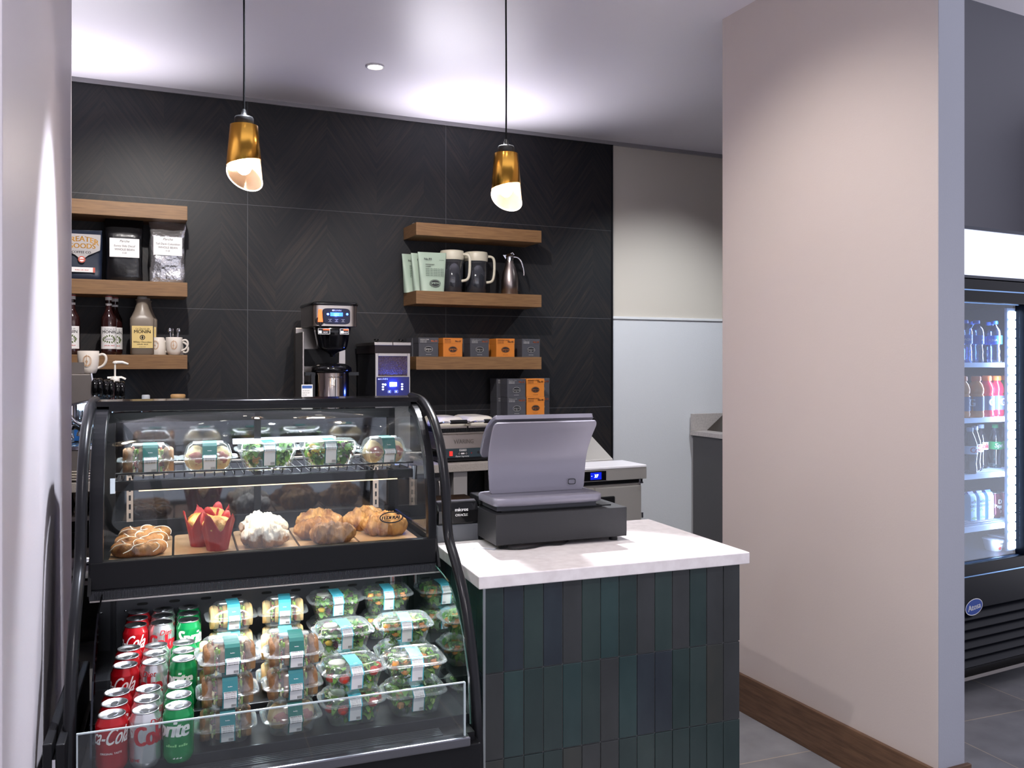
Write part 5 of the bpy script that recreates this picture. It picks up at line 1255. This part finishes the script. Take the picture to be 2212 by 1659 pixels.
m = M().oval(.060, .036, emf, 1).oval(.057, .033, lambda a, b: (lambda p: (p[0], p[1]-.0004, p[2]))(emf(a, b)), 0)
m.text('Atosa', .037, lambda a, b: (lambda p: (p[0], p[1]-.0008, p[2]))(emf(a, b-.012)), 1, .1, bold=.03); m.build('brand_emblem', [bl, paper], t)
# ---------------------------------------------------------------- bottles
wat = clear('water_bottle_plastic', '#b9d0f2', .05, 1.4, .10); blc = mat('blue_cap', '#1f5fd0', .4); wlab = mat('blue_water_label', '#2460b8', .4)
def bottle(name, cat, body, prof, capm, cap, lab, z0, z1, r, texts, tm_, liquid=None):
    def mk():
        t = thing(name, 'x', cat, FF, 0, 0, 0)
        M().lathe(prof, n=28).build('bottle', body, t); M().lathe(cap, n=20).build('cap', capm, t)
        if liquid: M().lathe([(max(.001, a-.0015), b+.001) for a, b in prof[:-3]], n=24).build('drink', liquid, t)
        m = M().rect(-PI*r, PI*r, z0, z1, cylf(r+.0008), 0, 24)
        for s_, sz, x, z, shr, b_ in texts: m.text(s_, sz, (lambda x, z: (lambda a, b: cylf(r+.0013)(a+x, b+z)))(x, z), 1, shr, True, bold=b_)
        m.build('wrap_label', [lab, tm_], t); return t
    return mk
WB = Kind(bottle('water_bottle', 'water bottle', wat, [(.028, 0), (.031, .004), (.031, .02), (.029, .035), (.031, .05), (.028, .068), (.027, .078), (.031, .088), (.0325, .12), (.0322, .142), (.029, .156), (.014, .176), (.012, .182)], blc, [(.015, .180), (.015, .192), (.013, .195)], wlab, .086, .126, .0322, [('AQUA', .014, 0, .100, .1, .03), ('AQUA', .014, .1, .100, .1, .03)], paper))
for i, (u, v, r_, l) in enumerate([(.153, .115, -25, 'front row, cut by partition'), (.236, .115, 20, 'front row, middle'), (.371, .115, -70, 'front row, right'), (.225, .195, 0, 'second row, left'), (.315, .195, 0, 'second row, between the front bottles'), (.450, .195, 0, 'second row, right')]):
    WB.put(FF, u, v, 1.484, r_, 'clear water bottle with blue cap on top fridge shelf, %s' % l, 'water bottles in the fridge')
spp = [(.031, 0), (.034, .004), (.034, .022), (.032, .026), (.0335, .030), (.0335, .098), (.029, .106), (.033, .112), (.034, .130), (.028, .152), (.019, .164), (.018, .170)]
scap = [(.021, .168), (.0215, .172), (.0215, .186), (.019, .190)]; ocap = mat('orange_cap', '#d9702a', .4); slab = mat('grey_sports_label', '#5d6680', .4)
def sport(nm, col):
    return Kind(bottle('sports_drink', 'sports drink', mat(nm, col, .12, coat=.6, trans=.15), spp, ocap, scap, slab, .031, .097, .0335, [('G', .048, 0, .052, 0, .05), ('G', .048, .105, .052, 0, .05)], paper))
SO = sport('orange_drink', '#e08a1a'); SR = sport('red_drink', '#c2233c'); SG = sport('green_drink', '#7a8c2c'); SPn = sport('purple_drink', '#6a3350')
for k, u, v, r_, l in [(SO, .150, .125, 30, 'orange sports drink nearest the partition edge, half hidden'), (SO, .230, .112, 100, 'orange sports drink with side of label showing, front row'), (SR, .335, .130, -12, 'red sports drink, left of the two red ones'), (SR, .415, .135, 0, 'red sports drink, right of the two red ones'), (SG, .545, .170, 10, 'green sports drink at right end near the light strip'), (SG, .520, .250, 0, 'green sports drink behind the other green one'), (SPn, .235, .195, 0, 'purple sports drink behind the two orange ones')]:
    k.put(FF, u, v, 1.231, r_, l+' on fridge shelf', 'sports drinks in the fridge')
cola = mat('cola_dark', '#120c0e', .1, coat=.7); gcap = mat('grey_cap', '#8e97a8', .4); wl = mat('silver_label', '#d5d8e0', .35)
cpp = [(.026, 0), (.031, .006), (.031, .02), (.028, .045), (.031, .075), (.0325, .09), (.0325, .125), (.030, .142), (.020, .172), (.013, .188), (.0125, .194)]
CB = Kind(bottle('cola_bottle', 'soda bottle', cola, cpp, gcap, [(.0145, .192), (.0145, .208), (.013, .210)], wl, .090, .127, .0324, [('Coke', .034, 0, .098, 0, .04), ('Coke', .034, .1, .098, 0, .04)], cr))
SPB = Kind(bottle('lemon_soda_bottle', 'soda bottle', clear('pale_bottle', '#a9c3bd', .06, 1.4, .08), cpp, mat('green_cap', '#1d8a4a', .4), [(.0145, .192), (.0145, .208), (.013, .210)], mat('green_label', '#1e9a4e', .4), .090, .127, .0324, [('Sprite', .030, 0, .100, .2, .04), ('Sprite', .030, .1, .100, .2, .04)], paper))
for k, u, v, r_, l in [(CB, .183, .110, 10, 'diet cola bottle in front row by partition edge'), (CB, .300, .165, 20, 'diet cola bottle in the middle of three'), (CB, .425, .220, -20, 'diet cola bottle, right one beside the lemon sodas'), (SPB, .505, .200, 0, 'lemon soda bottle with bright green label behind colas'), (SPB, .585, .195, 35, 'lemon soda bottle closest to the light strip'), (SPB, .335, .285, 0, 'lemon soda bottle hidden behind the diet colas')]:
    k.put(FF, u, v, .975, r_, l+' on fridge shelf', 'soda bottles in the fridge')
drp = Kind(can('#6e1a2c', [('Dr', .030, .0, .070, .05, 0, 0, .04, 1), ('Pepper', .024, 0, .050, .05, 0, 0, .04, 1), ('23', .014, 0, .028, 0, 0, 0, 0, 1)], [cw], 'can_maroon'))
for u, v, r_, l in [(.415, .205, -10, 'left front'), (.490, .195, 5, 'middle front, text in full view'), (.562, .195, 30, 'rightmost front'), (.29, .235, 0, 'left rear'), (.36, .275, 10, 'second from left rear'), (.475, .275, 0, 'right rear')]:
    drp.put(FF, u, v, .735, r_, 'maroon soda can on fridge shelf behind cartons, %s' % l, 'maroon soda cans in the fridge')
vb = mat('carton_blue', '#8fc0dc', .35); vd = mat('carton_cap', '#1a4fb0', .4); vt = mat('carton_ink', '#24407a', .5); vg = mat('carton_green', '#5fa04a', .5)
def carton():
    t = thing('coconut_water_carton', 'x', 'carton', FF, 0, 0, 0)
    M().loft([[(x, y, z) for x, y, _ in rr(w, d_, 0, .15, 20)] for w, d_, z in ((.042, .036, 0), (.044, .038, .005), (.044, .038, .095), (.044, .036, .108), (.042, .020, .122))]).build('carton_body', vb, t, bevel=.001)
    M().prism([(-.019, .100), (.0, .134), (.019, .122), (.019, .108), (-.005, .108)], -.020, .020, 'x').build('cap', vd, t, bevel=.002)
    f = front(-.0196); m = M().text('VITA', .016, lambda a, b: f(a, b+.080), 0, .05, bold=.04).text('COCO', .015, lambda a, b: f(a, b+.062), 0, bold=.05).oval(.004, .004, front(-.0200, .0, .0675), 1)
    m.oval(.010, .003, lambda a, b: f(a*.9-b-.012, b+a*.5+.050), 1).oval(.010, .003, lambda a, b: f(a*.9+b+.010, b-a*.5+.092), 1).text('~4', .009, lambda a, b: f(a, b+.045), 0, .3).oval(.018, .006, lambda a, b: f(a+.004, b+.012), 1)
    m.build('printed_front', [vt, vg], t); return t
VC = Kind(carton)
for u, l in ((.190, 'leftmost, cut by partition'), (.253, 'middle of three'), (.317, 'rightmost of three')): VC.put(FF, u, .115, .757, 0, 'pale blue coconut water carton with blue cap, %s' % l, 'coconut water cartons in the fridge')
def yog():
    t = thing('yogurt_cup', 'x', 'yogurt', FF, 0, 0, 0)
    M().lathe([(.033, 0), (.035, .003), (.046, .052)], n=32).build('cup', paper, t); M().lathe([(.049, .052), (.049, .055), (.002, .056)], n=32).build('foil_lid', mat('foil_lid', '#c3c6ce', .3, .7), t)
    g = lambda a, b: (lambda r_: (r_*math.sin(a/.04), -r_*math.cos(a/.04), b))(.0362+.011*b/.052)
    M().oval(.009, .008, lambda a, b: g(a, b+.015), 0).text('Chobani', .011, lambda a, b: g(a+.008, b+.034), 1, 0, True, bold=.03).build('printed_front', [tom, ink], t); return t
YG = Kind(yog)
YG.put(FF, .415, .150, .592, -10, 'white yogurt cup with red fruit print on fridge bottom, left', 'yogurt cups in the fridge'); YG.put(FF, .520, .190, .592, 10, 'white yogurt cup on fridge bottom beside the light strip', 'yogurt cups in the fridge')
